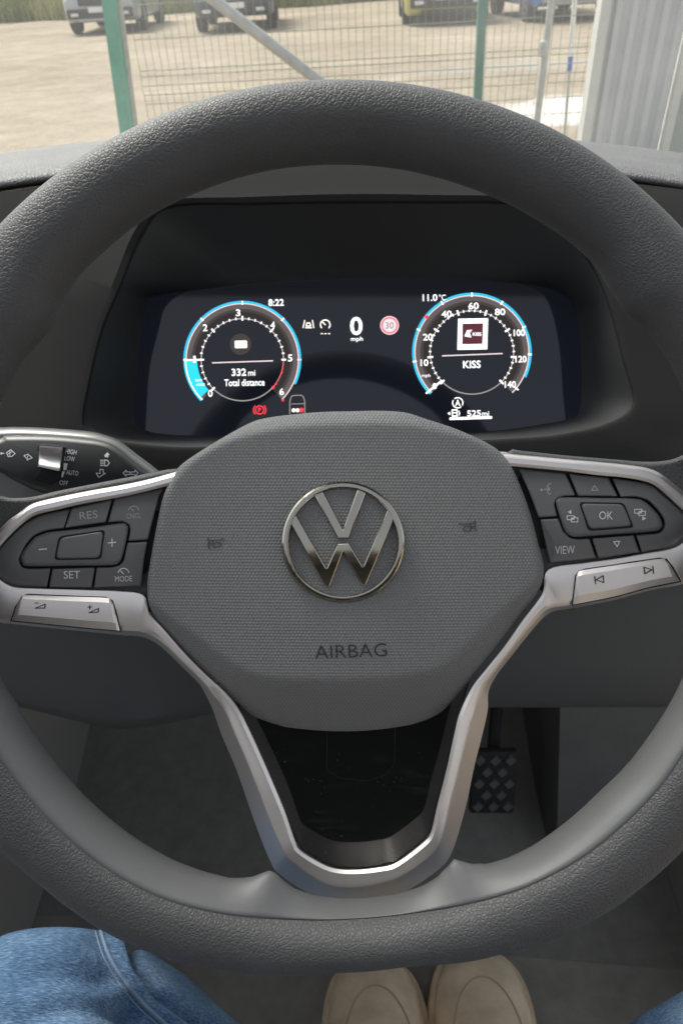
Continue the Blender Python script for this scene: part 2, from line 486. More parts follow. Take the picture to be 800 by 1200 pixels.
# airbag cover
def build_hub():
    out = [(410, 482), (445, 481.4), (475, 483.5), (499, 491), (535, 503), (568, 518), (586, 530), (601, 551), (619, 596), (631, 640), (636.5, 662), (635.5, 679), (628.5, 696), (607.5, 723), (581, 758),
           (555, 791), (537.5, 812), (520, 831.5), (500, 846), (460, 860), (420, 865), (380, 864), (340, 858), (300, 841), (282.5, 827), (265, 810), (244, 790), (221, 767), (193, 736), (179, 718), (173.5, 702), (173, 681),
           (176, 660), (182, 626), (188, 596), (194, 575), (203, 560), (212, 545), (245, 522.5), (290, 497), (314, 489.5), (350, 485), (380, 482.6)]
    cre = [(410, 496), (445, 495.5), (484, 498.5), (520, 506), (550, 515), (578, 534), (595, 556), (613, 598), (625, 640), (630, 663), (628, 680), (615, 695), (593.5, 712.5), (569, 735), (543, 761.5), (530, 772), (512, 784),
           (480, 792), (440, 796.5), (400, 798), (350, 797), (308, 793.5), (279, 782.5), (258, 767), (233.5, 747.5), (212.5, 733.5), (195, 721), (181, 708), (178.5, 692), (181, 660), (187, 630), (193, 603), (200, 578), (211, 558), (232, 538),
           (269, 517), (314, 504.5), (362, 498.5)]
    C = Vector((405, 640)); N = 288
    def polar(poly):
        pts = catmull(poly, 6, True); a = sorted((math.atan2(p.y - C.y, p.x - C.x), (p - C).length) for p in pts)
        a = [(a[-1][0] - 2 * math.pi, a[-1][1])] + a + [(a[0][0] + 2 * math.pi, a[0][1])]
        def f(t):
            for (u, ru), (v, rv) in zip(a, a[1:]):
                if u <= t <= v: return ru + (rv - ru) * ((t - u) / max(1e-9, v - u))
            return a[-1][1]
        return f
    fo, fc = polar(out), polar(cre)
    base = 0.3090
    global hub_z
    def face_z(x, y): return base + 0.0060 * (((x - 405) / 232) ** 2) + 0.0030 * (((y - 640) / 150) ** 2)
    hub_z = face_z
    rings = [0.0, 0.15, 0.3, 0.45, 0.6, 0.75, 0.86, 0.93]
    V = []; Fc = []
    per = None
    for i in range(N):
        t = -math.pi + 2 * math.pi * i / N
        rc, ro = fc(t), fo(t)
        rs = [r * rc for r in rings[1:]]
        wdt = min(5, (ro - rc) * 0.6)
        rs += [rc - wdt, rc - wdt / 2, rc, rc + wdt / 2, rc + wdt]
        rem = ro - (rc + wdt)
        rs += [rc + wdt + rem * q for q in (0.25, 0.5, 0.75, 0.93, 1.0)]
        dn = math.sin(t)      # +1 = bottom
        slope = 0.00025 + 0.00022 * max(0, -dn)    # metres of depth per px on the border facet
        if abs(dn) < 0.35: slope = 0.00034
        elif 0.35 <= dn < 0.5: slope = 0.00034 - 0.00009 * (dn - 0.35) / 0.15
        col = []
        for r in rs:
            x = C.x + r * math.cos(t); y = C.y + r * math.sin(t)
            s = (r - rc) / max(1e-6, wdt)
            sp = 0 if s < -1 else ((s + 1) ** 2 / 4 if s < 1 else s)
            z = face_z(x, y) + slope * wdt * sp
            q = (r - (ro - 4)) / 4
            if q > 0: z += 0.0018 * q * q
            col.append(P(x, y, z))
        x = C.x + ro * math.cos(t); y = C.y + ro * math.sin(t)
        zl_ = face_z(x, y) + slope * (ro - rc) + 0.0018
        col.append(P(x, y, zl_ + 0.006)); col.append(P(C.x + (ro - 6) * math.cos(t), C.y + (ro - 6) * math.sin(t), zl_ + 0.03))
        per = len(col); V += col
    V.append(P(C.x, C.y, base)); ci = len(V) - 1
    for i in range(N):
        j = (i + 1) % N
        Fc.append((ci, i * per, j * per))
        for k in range(per - 1): Fc.append((i * per + k, j * per + k, j * per + k + 1, i * per + k + 1))
    return obj('airbag_cover', V, Fc, HUBM, wheel, angle=None)
hub = build_hub()

def emblem():
    c = Vector((402, 635.7))
    def raised(polys, rings, z_top=0.0022):
        bm = bmesh.new()
        for pts in polys:
            vs = [bm.verts.new((M_CAM @ Vector(((p[0] - 400) / F * zc, (600 - p[1]) / F * zc, -(hub_z(402, 636) - 0.0006))))) for p in pts]
            bm.faces.new(vs)
        return bm
    zc = 0.3080
    V = []; Fc = []
    # ring: rounded section
    n = 96; prof = [(63.2, 0.0015), (63.2, -0.0012), (64.2, -0.0021), (66.2, -0.0024), (69.4, -0.0024), (71.3, -0.0019), (72.2, -0.0008), (72.2, 0.0015)]
    for i in range(n):
        t = 2 * math.pi * i / n
        for r, dz in prof: V.append(P(c.x + r * math.cos(t), c.y + r * math.sin(t), zc + dz + 0.0006))
    m = len(prof)
    for i in range(n):
        j = (i + 1) % n
        for k in range(m - 1): Fc.append((i * m + k, j * m + k, j * m + k + 1, i * m + k + 1))
    polyV = [(368, 580), (377.5, 574.8), (401.4, 620.5), (419, 572), (429, 577), (408.3, 630.5), (395.5, 631)]
    polyW = [(339.3, 612), (346.5, 603.5), (382.4, 666), (395.5, 637), (408.5, 636.3), (425, 664), (453.7, 597), (462, 607), (428.5, 686.5), (424.5, 686.8), (402, 646.5), (386, 688.5), (381.5, 688.5)]
    for poly in (polyV, polyW):
        pts = fillet(poly, 1.0, 2); nn = len(pts)
        b = len(V)
        for off, dz in ((0, 0.0015), (0, -0.0010), (0.5, -0.0017), (1.4, -0.0019)):
            for p in offset(pts, off): V.append(P(p.x, p.y, zc + dz + 0.0006))
        for l in range(3):
            for i in range(nn):
                j = (i + 1) % nn; Fc.append((b + l * nn + i, b + l * nn + j, b + (l + 1) * nn + j, b + (l + 1) * nn + i))
        top = offset(pts, 1.4)
        for tri in tessellate_polygon([[Vector((p.x, p.y, 0)) for p in top]]): Fc.append(tuple(b + 3 * nn + i for i in tri))
    o = obj('emblem', V, Fc, CHROME, hub, angle=None)
    bm = bmesh.new(); bm.from_mesh(o.data)
    for k in range(-9, 10):
        bmesh.ops.bisect_plane(bm, geom=bm.verts[:] + bm.edges[:] + bm.faces[:], plane_co=(0, k * 0.0025, 0), plane_no=(0, 1, 0), dist=1e-6)
    for v in bm.verts: v.co.z -= 0.0024 * (v.co.y / 0.0248) ** 2 * (1 if v.co.y > 0 else 1.4) - 0.0008
    bm.to_mesh(o.data); bm.free(); o.data.shade_smooth(); o.data.set_sharp_from_angle(angle=R(28))
emblem()
hp = lambda x, y: hub_z(x, y)
Print().text('AIRBAG', (411, 763), 84, 15.5, 2.2, -0.012).build('lettering', hp, PRINT_D, hub, 0.0004)
def horn(cx, cy, rot, sx=1):
    p = Print(); cr, sr = math.cos(R(rot)), math.sin(R(rot))
    q = lambda x, y: (cx + sx * x * cr + y * sr, cy - sx * x * sr + y * cr)
    p.line([q(-8.5, -6), q(-8.5, 6)], 1.5); p.line([q(-8.5, -3), q(8.5, -3), q(9, -4.5)], 1.3)
    p.line([q(-3, -3), q(-4, 3), q(-2, 5.5), q(4, 4.5), q(6, 1.5), q(3, 0), q(-8, 1)], 1.2)
    return p
PRINT_H = plain('print_charcoal', (0.07, 0.07, 0.07), 0.6)
horn(253, 636, 4).build('horn_symbol', hp, PRINT_H, hub, 0.0004)
horn(548, 617, 4, -1).build('horn_symbol', hp, PRINT_H, hub, 0.0004)

# silver trim: one continuous strip left wing -> V -> right wing
ST = [  # outer edge, inner edge, wall foot
 ((206, 554), (199, 569), (208, 551)), ((160, 566), (150, 581), (160, 563)), ((100, 577), (98, 590.5), (100, 574)), ((62, 585), (70, 597), (61, 582)), ((45, 589), (46, 602.5), (43, 586)),
 ((35, 593), (35, 607.5), (32, 590)), ((25, 600), (25, 615.5), (22, 597)), ((12, 609), (12, 628), (9, 606)), ((0, 620), (0, 641), (-3, 617)), ((-15, 635), (-10, 653), (-18, 633)),
 ((-26, 656), (-14, 662), (-30, 655)), ((-28, 690), (-11, 670), (-31, 690)), ((-15, 715), (-3, 676), (-17, 719)), ((0, 725), (8, 684), (0, 729)), ((14, 726.5), (20, 688), (14, 731)),
 ((50, 730), (45, 689.3), (50, 735)), ((100, 735), (100, 691), (100, 740)), ((140, 738.5), (140, 692.5), (140, 744)), ((164, 740), (168, 697), (164, 746)),
 ((177.5, 744.5), (176, 719), (176, 750)), ((192, 754), (192, 737), (190, 759)), ((212.5, 774), (219.5, 768.5), (210, 778)), ((237, 798), (244, 793), (233, 801)), ((251, 814), (263, 810), (242, 816)),
 ((264, 834), (280, 831), (250, 833)), ((276, 862), (294, 858), (260, 862)), ((294, 904), (313, 900), (277, 902)), ((317, 962), (334, 950), (298, 962)), ((330, 992), (346, 985), (316, 1008)),
 ((340, 1008), (353, 997), (328, 1025)), ((372, 1031), (379, 1012.5), (364, 1048)), ((396, 1039.5), (397, 1018), (390, 1055)), ((420, 1039.5), (420, 1018.5), (420, 1054.5)), ((444, 1036), (443, 1016), (453, 1050)),
 ((470, 1027), (464, 1010.5), (478, 1043)), ((503, 1004), (494, 988), (512, 1020)), ((517, 985), (504.5, 975), (529, 999)), ((527.5, 942.5), (511.5, 945), (545, 947)), ((538, 900), (523, 900), (555, 900)),
 ((548, 860), (531.5, 860), (565, 860)), ((555, 835), (538, 835), (571, 832)), ((565.5, 807), (552, 806), (572, 811)), ((578, 789.5), (569, 784), (581, 792)), ((599, 761.5), (590, 758), (602, 765)),
 ((618, 737), (611, 728), (621, 741)), ((634, 719), (627, 707), (636, 724)), ((646, 712.5), (636, 692), (647, 717)), ((662, 710), (642, 667), (662, 714)), ((690, 704.5), (685, 659.5), (690, 709)), ((720, 698), (718, 655), (720, 703)),
 ((760, 687), (755, 648.5), (760, 692)), ((797, 680), (785, 643), (797, 685)), ((822, 668), (800, 635), (824, 673)), ((842, 640), (812, 620), (846, 642)), ((838, 610), (814, 608), (842, 608)),
 ((818, 590), (808, 603), (820, 587)), ((800, 576), (798, 597), (802, 573)), ((787, 566), (782, 582), (789, 563)), ((772, 555), (766, 569), (774, 552)), ((756, 549), (751, 563.5), (757, 546)), ((731, 545.6), (727, 559.5), (731, 542.6)),
 ((700, 542.5), (698, 557), (700, 539.5)), ((660, 539), (660, 552), (660, 536)), ((596, 533), (598, 546.5), (596, 530)), ((580, 532), (582, 545.5), (580, 529))]
def trim_z(x, y):
    # wings carried slightly behind the airbag face, foot of the V nearer the driver
    v = max(0.0, min(1.0, (y - 800) / 160))
    v = v * v * (3 - 2 * v)
    return 0.3195 - 0.003 * v
def build_trim():
    sub = 5
    E = catmull([s[0] for s in ST], sub); I = catmull([s[1] for s in ST], sub); W = catmull([s[2] for s in ST], sub)
    rails = [[] for _ in range(9)]
    n = len(E)
    for k in range(n):
        e, i, wv = E[k], I[k], W[k]
        d_ = (i - e); L = d_.length; u = d_ / L
        be = min(7, L * 0.28); bi = min(5.5, L * 0.3)
        z = trim_z(e.x, e.y); vfac = max(0, min(1, (e.y - 800) / 40))
        rails[0].append(P(wv.x, wv.y, z + 0.022 + 0.004 * vfac))
        rails[1].append(P(wv.x + (e.x - wv.x) * 0.6, wv.y + (e.y - wv.y) * 0.6, z + 0.007 + 0.003 * vfac))
        rails[2].append(P(e.x, e.y, z + 0.0014 - 0.0009 * vfac))
        a = e + u * (be * 0.35); rails[3].append(P(a.x, a.y, z + 0.0008 - 0.0007 * vfac))
        a = e + u * be; rails[4].append(P(a.x, a.y, z))
        a = i - u * bi; rails[5].append(P(a.x, a.y, z - 0.0002 - 0.0009 * vfac))
        a = i - u * (bi * 0.15); rails[6].append(P(a.x, a.y, z + 0.0003 - 0.0001 * vfac))
        rails[7].append(P(i.x, i.y, z + 0.0016))
        rails[8].append(P(i.x, i.y, z + 0.007 + 0.008 * vfac))
    loft('silver_trim', rails, SATIN, wheel, angle=25)
build_trim()

# gloss black insert inside the V
gloss_z = const(0.3300)
pad('gloss_insert', [(262, 790), (283, 838), (300, 880), (316, 908), (334, 951), (347, 985), (354, 996), (379, 1011.5), (397, 1017.5), (420, 1018), (443, 1015.5), (464, 1010), (494, 987), (504, 974.5), (511, 946), (522, 900), (531, 860), (540, 832), (552, 790)],
    gloss_z, GLOSS, wheel, edge=2, drop=0.0005, thick=0.012, rings=4)
Print().line(fillet([(383, 800), (383, 902), (398, 912), (430, 915), (452, 908), (462, 896), (464, 800)], 3, 4), 0.7).build('shallow_line', gloss_z, plain('faint_line', (0.016, 0.017, 0.017), 0.3), wheel, 0.0001)

# button panels
def zbl(x, y): 
    m = 640 - (x - 100) * 0.09
    return 0.3200 + 0.0040 * ((y - m) / 55) ** 2
def zbr(x, y):
    m = 603 + (x - 700) * 0.02
    return 0.3200 + 0.0040 * ((y - m) / 55) ** 2
deep = lambda zf, dz: (lambda x, y: zf(x, y) + dz)
pad('button_panel', [(206, 552), (150, 566), (75, 590), (40, 598), (10, 620), (-12, 655), (-12, 668), (5, 690), (40, 698), (120, 701), (185, 712), (190, 640)], deep(zbl, 0.0035), GAP, wheel, edge=1, drop=0.0003, thick=0.004)
pad('button_panel', [(590, 540), (660, 545), (720, 551), (765, 560), (790, 580), (812, 605), (810, 628), (790, 648), (740, 660), (650, 676), (625, 680), (610, 620)], deep(zbr, 0.0035), GAP, wheel, edge=1, drop=0.0003, thick=0.004)

def button(outline, zf, prints=(), mat=None, edge=2.2, drop=0.0009, corner=2.0, crown=0.0, lift=0.0, thick=0.004, pm=None, center=None):
    zz = deep(zf, -lift)
    b = pad('button', outline, zz, mat or BUTTON, wheel, edge=edge, drop=drop, thick=thick, smooth_corner=corner, crown=crown, center=center)
    for pr in prints: pr.build('symbol', deep(zz, -crown * 0.9), pm or PRINT_W, b)
    return b
def c_button(orail, irail, zf):
    n = 48
    O = resample(catmull(orail, 4), n); I = resample(catmull(irail, 4), n)
    rr = [[] for _ in range(6)]
    for o_, i_ in zip(O, I):
        u = (i_ - o_).normalized()
        for k, (q, dz) in enumerate(((o_, 0.004), (o_, 0.0011), (o_ + u * 2.4, 0), (i_ - u * 1.6, 0), (i_, 0.0008), (i_, 0.004))):
            rr[k].append(P(q.x, q.y, zf(q.x, q.y) + dz))
    b = loft('button', rr, BUTTON, wheel, angle=50)
    return b
def gauge_icon(c, r, wd=1.1, txt=None, tw=0, th=0):
    p = Print(); p.arc(c, r, 10, 170, wd, 14); p.line([c, (c[0] - r * 0.55, c[1] - r * 0.55)], wd)
    if txt: p.text(txt, (c[0], c[1] + th * 0.5 + 2.5), tw, th, 2)
    return p

# left cluster
c_button([(82, 596.5), (60, 601), (46, 605), (36, 610), (26, 617), (13, 630), (2, 643), (-8, 658), (-8, 667), (2, 677), (10, 683), (22, 686.5), (37, 687.5), (55, 688)],
         [(74.5, 619.5), (62, 620.8), (50, 623.5), (40, 628.5), (34, 635), (29, 642), (26, 649), (23.5, 654), (24, 660), (26.5, 664), (31, 666), (38, 666.2), (50, 666), (59.5, 665.5)], zbl)
button([(84, 595.8), (131.5, 585.3), (124.2, 612), (76.2, 618.8)], zbl, [Print().text('RES', (104, 603.5), 21, 9, 6)], pm=PRINT_G)
button([(134.5, 584.5), (192, 572), (187, 581), (173.5, 632.5), (150.5, 634), (152.8, 622), (151.5, 615), (144, 611), (126.8, 612)], zbl, [gauge_icon((157, 599), 6, 1.0, 'CNCL', 17, 6)], pm=PRINT_G)
button([(149.5, 636), (173, 634.8), (169, 656), (165.8, 686.5), (110.5, 689), (113.5, 665), (130, 664.8), (140, 662.6), (145, 657)], zbl, [gauge_icon((145, 672.5), 6.5, 1.2, 'MODE', 20, 6.5)])
button([(61.5, 666.6), (111.5, 665), (107.5, 688.8), (57.8, 688.3)], zbl, [Print().text('SET', (84.5, 673.5), 19, 9, 1)])
button(catmull([(25, 653), (30, 642.5), (41, 630), (50, 626), (62, 623), (100, 619.2), (140, 613.3), (148, 614.5), (150.5, 620), (146.8, 640), (142.6, 655), (138, 660.5), (129, 662.5), (80, 663), (33, 663.7), (26.5, 660)], 3, True), zbl,
       [Print().line([(46, 644), (55, 643.3)], 1.3), Print().line([(127, 636.2), (136, 635.4)], 1.3).line([(131.5, 631.3), (131.5, 640.3)], 1.3)], edge=4.5, drop=0.002, corner=None, lift=0.0012, thick=0.006)
pad('button_gap', fillet([(63.5, 656.5), (69, 628.5), (123.5, 620.5), (119, 655.5)], 5), deep(zbl, -0.0014), GAP, wheel, edge=0.5, drop=0.0001, thick=0.002)
button([(65.8, 654.6), (71, 630.4), (121.3, 622.6), (117, 653.8)], zbl, edge=2.0, drop=0.0007, corner=6, lift=0.0026)
# right cluster
c_button([(717, 560.5), (725, 561.5), (751, 565.5), (764, 570), (776, 580), (796, 599), (807, 612), (806, 625), (797, 633), (784, 641), (752, 647.5)],
         [(727.5, 583), (744, 582.5), (757, 586), (765, 592.5), (772, 600.5), (777.3, 609.5), (778, 617), (774.5, 622.3), (769, 625), (757, 626), (745, 627)], zbr)
button([(607, 549.5), (662, 555), (673.6, 580.6), (660, 581.5), (652, 584.5), (649, 591), (652.5, 605), (630.5, 606.6), (620, 578)], zbr,
       [Print().text('))', (642, 573), 4, 6).disc((634, 574), 1.6, 10).line([(637, 574), (640, 573)], 1).arc((644, 570), 3, 60, 250, 1, 8).arc((644, 576), 3, 100, 290, 1, 8)], pm=PRINT_G)
button([(666, 555.3), (712.3, 560), (723.2, 581.8), (676.8, 581.2)], zbr, [Print().line([(692.5, 574.5), (700, 574.5), (696, 569)], 1.0, True)], pm=PRINT_G)
button([(632.5, 608.7), (653.5, 607.4), (659.5, 623), (667, 630), (675, 631.8), (690, 631.2), (697.8, 654.2), (643.5, 659.5)], zbr, [Print().text('VIEW', (661.5, 644.5), 23, 9.5, 2)], center=(652, 641))
button([(693, 631), (741.8, 627.2), (748.8, 647.4), (700.8, 654.4)], zbr, [Print().line([(718.5, 634.8), (725.5, 634.3), (722.6, 640.5)], 1.3, True)])
def swap_icon(x, y, ax, ay, left):
    p = Print(); p.line([(x - 6, y - 3), (x + 2, y - 3.3), (x + 2, y + 1.2), (x - 6, y + 1.5)], 1.0, True); p.line([(x - 1, y - 0.5), (x + 6.5, y - 0.8), (x + 6.5, y + 4), (x - 1, y + 4.2)], 1.0, True); p.line([(x - 2, y + 2), (x + 3, y - 2)], 1.6)
    p.poly([(ax - 2.5, ay), (ax + 2, ay - 2.5), (ax + 2, ay + 2.5)] if left else [(ax + 2.5, ay), (ax - 2, ay - 2.5), (ax - 2, ay + 2.5)])
    return p
button(catmull([(650.5, 589), (653, 584.6), (659, 582.8), (700, 583.4), (742, 584.3), (755, 588), (769, 601), (775.3, 612.5), (774.3, 618.5), (767.5, 622.5), (737, 625), (700, 627.5), (675, 629.4), (667, 627.5), (661.3, 622.5), (656, 608)], 3, True), zbr,
       [swap_icon(670, 607.5, 667, 600, True), swap_icon(749, 600, 754, 607.5, False)], edge=4.5, drop=0.002, corner=None, lift=0.0012, thick=0.006)
pad('button_gap', fillet([(677.5, 588.3), (730.5, 589), (742.5, 618.5), (688.5, 622.5)], 5), deep(zbr, -0.0014), GAP, wheel, edge=0.5, drop=0.0001, thick=0.002)
button([(680, 590.2), (729, 591), (740, 616.3), (690.5, 620)], zbr, [Print().text('OK', (709.5, 604), 16, 9.5, -1)], edge=2.0, drop=0.0007, corner=6, lift=0.0026)

# volume / track rockers on the silver
tz = lambda x, y: trim_z(x, y) - 0.0006
vol = [(14, 727), (19, 711.5), (27, 699), (33, 697), (80, 699), (124, 700.5), (131.5, 704.5), (136, 718), (140.5, 739), (100, 735.5), (50, 730.5)]
trk = [(671, 708.5), (674.3, 675), (678, 670), (685, 667.5), (720, 662.5), (737.5, 659.6), (772, 654.7), (780, 656), (787.5, 665), (796, 681), (760, 688), (720, 698.8)]
def rocker(poly, top, bot, prints):
    pad('rocker_gap', offset([Vector(p) for p in poly], -1.3), deep(tz, 0.0003), GAP, wheel, edge=0.4, drop=0.0001, thick=0.003)
    n = 40; A = resample(catmull(top, 4), n); B = resample(catmull(bot, 4), n)
    rr = [[] for _ in range(7)]
    for k, (a_, b_) in enumerate(zip(A, B)):
        for r_, (q, dz) in zip(rr, ((0, 0.0008), (0, 0.0001), (0.15, -0.0013), (0.45, -0.0015), (0.76, -0.0013), (1, 0.0002), (1, 0.0008))):
            p_ = a_.lerp(b_, q)
            ed = 0.0014 if (k in (0, n - 1) and 0 < q < 1) else (0.0003 if (k in (1, n - 2) and 0 < q < 1) else 0)
            r_.append(P(p_.x, p_.y, tz(p_.x, p_.y) + dz + ed))
    b = loft('rocker_button', rr, SATIN, wheel, angle=14)
    prints.build('symbol', deep(tz, -0.0016), PRINT_D, b)
rocker(vol, [(22, 704), (26, 699), (31, 697.3), (80, 699), (124, 700.5), (130, 703), (133, 708)], [(14, 727), (50, 730.5), (100, 735.5), (140.5, 739)], Print().line([(41.5, 712.8), (53, 708), (52.6, 712.6)], 1.0, True).line([(41, 706.8), (45, 706.6)], 0.9)
       .line([(104.5, 718), (115.5, 713), (115, 717.5)], 1.0, True).line([(103, 711.8), (107.5, 711.4)], 0.9).line([(105.2, 709.4), (105.3, 714)], 0.9))
rocker(trk, [(674.5, 675), (677, 670.5), (683, 668), (720, 662.5), (772, 654.9), (779, 656), (784, 661)], [(671, 708.5), (720, 698.8), (760, 688), (796, 681)], Print().line([(696.5, 675.5), (697.5, 684)], 1.1).line([(706.5, 674.7), (698, 679.5), (707, 682.7)], 1.1, True)
       .line([(764.5, 663.5), (765.5, 672)], 1.1).line([(754.3, 664.7), (763.5, 667.8), (755.3, 672.5)], 1.1, True))
#==STALK==
# ------------------------------------------------------------------ STALK
M_ST = Matrix.Translation(P(80, 545, 0.385)) @ M_CAM.to_3x3().to_4x4()
stalk = empty('control_stalk', M_ST, 'black control stalk with silver wiper slider and white symbols, left of the airbag cover', 'control stalk')
pad('housing', catmull([(-60, 508), (0, 501), (45, 501), (100, 505), (122, 509.5), (140, 516.5), (160, 532), (185, 551), (215, 580), (190, 615), (60, 600), (-60, 575)], 3, True), const(0.392), plain('stalk_edge', (0.16, 0.16, 0.155), 0.28, 0.3), stalk, edge=9, drop=0.010, thick=0.05)
zs = lambda x, y: 0.3835 + 0.004 * ((y - 540) / 35) ** 2
face = pad('face_plate', catmull([(-40, 522), (0, 514), (9, 510.3), (60, 510.5), (100, 514), (120, 517), (136, 524), (165, 549), (195, 574), (170, 597), (60, 580), (15, 562), (0, 553), (-40, 545)], 3, True), zs, STALKM, stalk, edge=6, drop=0.003, thick=0.012)
pad('slider_slot', fillet([(44.5, 520), (75.5, 522.5), (72, 562), (60, 568), (40, 562)], 2.5), deep(zs, -0.0006), GAP, stalk, edge=0.8, drop=0.0002, thick=0.002)
def slider():
    A = [Vector((46.8, 522.3)), Vector((45, 547))]; B = [Vector((74.3, 524)), Vector((70.6, 552))]
    rails = []; n = 14
    for k in range(n + 1):
        t = k / n
        z = 0.0035 * math.sin(math.pi * t) if 0 < t < 1 else 0
        a = A[0].lerp(A[1], t); b = B[0].lerp(B[1], t)
        dz = -0.004 + 0.0026 * math.sin(math.pi * min(1, max(0, (t - 0.08) / 0.8)))
        rails.append([P(a.x, a.y, zs(60, 540) + 0.002), P(a.x, a.y, zs(60, 540) + dz + 0.0006), P(a.x + 1.2, a.y, zs(60, 540) + dz), P(b.x - 1.2, b.y, zs(60, 540) + dz), P(b.x, b.y, zs(60, 540) + dz + 0.0006), P(b.x, b.y, zs(60, 540) + 0.002)])
    rails = [[p + (M_CAM.to_3x3() @ Vector((0, 0, -0.004))) for p in rails[0]]] + rails + [[p + (M_CAM.to_3x3() @ Vector((0, 0, -0.004))) for p in rails[-1]]]
    loft('slider', rails, plain('slider_silver', (0.5, 0.49, 0.48), 0.4, 0.8), stalk, angle=35)
slider()
p = Print()
for t, c, wd, hg in (('HIGH', (83.5, 529.5), 13, 5.5), ('LOW', (82, 537.5), 12, 5.5), ('AUTO', (85, 554), 14, 5.5), ('OFF', (75, 566), 10, 5.5)): p.text(t, c, wd, hg, -7)
p.poly([(75, 542.5), (79.5, 543.2), (78, 551), (74.5, 551)]).poly([(73.5, 552.2), (76.5, 552.4), (73.6, 559.6), (71.6, 559)])
# washer + wiper fan symbols
p.poly([(1, 530), (6, 531), (1, 533)]).line([(8, 530.5), (13, 527), (18, 531.5), (14, 535), (10, 535)], 1.0, True).line([(10, 532), (15, 529)], 0.9).line([(12, 535), (12, 528)], 0.8)
p.line([(28.5, 534), (33, 532.2), (38, 536.5), (33, 538.5)], 1.0, True).line([(32, 539.5), (33, 534)], 0.9)
# high beam arrows and lamp
p.poly([(122.5, 533.5), (126, 530), (129, 533), (127.3, 533.2), (127.3, 536), (123, 535.6)])
for k in range(4): p.line([(118, 539.3 + k * 2.1), (121.5, 539.3 + k * 2.1)], 1.0)
p.line([(123, 539), (126, 539.3), (128.3, 542.5), (126, 545.8), (123, 546)], 1.2, True)
p.line([(113, 554.5), (117.5, 554.8), (117.5, 550), (121, 550), (121.5, 554.5), (123.5, 554.7), (116, 559.5)], 1.0, True)
p.line([(144.5, 554.3), (148, 551), (148, 553), (152.5, 553), (152.5, 556), (148, 556), (148, 558)], 1.0, True)
p.line([(162, 554.3), (158.5, 551), (158.5, 553), (154, 553), (154, 556), (158.5, 556), (158.5, 558)], 1.0, True)
p.build('symbol', zs, PRINT_W, face)
#==DASH==
# ------------------------------------------------------------------ DASHBOARD
dash = empty('dashboard', Matrix.Translation(P(420, 500, 0.55)) @ M_CAR.to_3x3().to_4x4(), 'dark grey dashboard with hooded instrument recess behind the steering wheel', 'dashboard')
O_ = [(200, 243), (300, 240), (400, 238.5), (500, 238.5), (600, 240), (650, 262), (690, 310), (712, 360), (728, 420), (740, 462), (739, 477), (728, 488), (700, 500), (650, 510), (600, 514), (500, 518), (400, 520), (300, 521), (220, 524), (160, 520), (130, 514.5),
      (104, 502), (99, 489), (106, 450), (121, 388), (143, 335), (168, 275)]
G_ = [(185, 346), (300, 332), (430, 326), (540, 327), (625, 334), (655, 343), (671, 357), (677, 374), (681, 430), (680, 476), (672, 489), (640, 497), (560, 507), (420, 512), (300, 512), (200, 510), (167, 503), (157, 490), (160, 437), (167, 374), (173, 357)]
B_ = [(-300, 262), (0, 226), (100, 210), (200, 199), (300, 194), (400, 192), (500, 194), (600, 199), (700, 210), (800, 222), (1100, 262), (1100, 640), (800, 650), (400, 660), (0, 650), (-300, 640)]
def polar_ring(poly, C, N, smooth=True):
    pts = catmull(poly, 6, True) if smooth else resample(poly, 800, True)
    a = sorted((math.atan2(p.y - C[1], p.x - C[0]), math.hypot(p.x - C[0], p.y - C[1])) for p in pts)
    a = [(a[-1][0] - 2 * math.pi, a[-1][1])] + a + [(a[0][0] + 2 * math.pi, a[0][1])]
    out = []
    k = 0
    for i in range(N):
        t = -math.pi + 2 * math.pi * (i + 0.5) / N
        while k < len(a) - 2 and a[k + 1][0] < t: k += 1
        u, ru = a[k]; v, rv = a[k + 1]
        r = ru + (rv - ru) * ((t - u) / max(1e-9, v - u))
        out.append(Vector((C[0] + r * math.cos(t), C[1] + r * math.sin(t))))
    return out
GLASS_Z = 0.552
def zo(y): return 0.505 - 0.030 * max(0, min(1, (y - 300) / 200))
def zb(y): return 0.60 - 0.14 * max(0, min(1, (y - 230) / 420))
def build_fascia():
    C = (420, 420); N = 360
    g = polar_ring(G_, C, N); o_ = polar_ring(O_, C, N); b = polar_ring(B_, C, N, False)
    rec = [[P(*(q.lerp(p, -0.12)), GLASS_Z + 0.003) for q, p in zip(g, o_)], [P(*(q.lerp(p, 0.03)), GLASS_Z - 0.001) for q, p in zip(g, o_)]]
    for t in (0.35, 0.7, 0.95): rec.append([P(*(q.lerp(p, t)), GLASS_Z + (zo(p.y) - GLASS_Z) * t) for q, p in zip(g, o_)])
    rec.append([P(p.x, p.y, zo(p.y)) for p in o_])
    loft('recess_wall', rec, PLASTIC_D, dash, closed=True, angle=60)
    fas = [[P(*(q.lerp(p, 0.985)), zo(p.y) + 0.001) for q, p in zip(g, o_)], [P(*(p + (p - Vector(C)).normalized() * 3), zo(p.y) - 0.0025) for p in o_], [P(*(p + (p - Vector(C)).normalized() * 11), zo(p.y) - 0.0035) for p in o_]]
    for t in (0.15, 0.4, 0.7, 1.0):
        fas.append([P(*(p.lerp(q, t)), zo(p.y) + (zb(q.y) - zo(p.y)) * t) for p, q in zip(o_, b)])
    fas.append([P(q.x, q.y, zb(q.y) + 0.05) for q in b])
    hood = plain('hood_plastic', (0.026, 0.0263, 0.026), 1.0, 0.0, 0.0, grain=(900, 0.35, 0.0003))
    fm = [1 if (o_[i].y < 300) else 0 for l in range(len(fas) - 1) for i in range(N)]
    loft('fascia', fas, PLASTIC, dash, closed=True, angle=40, mats=[hood])
build_fascia()
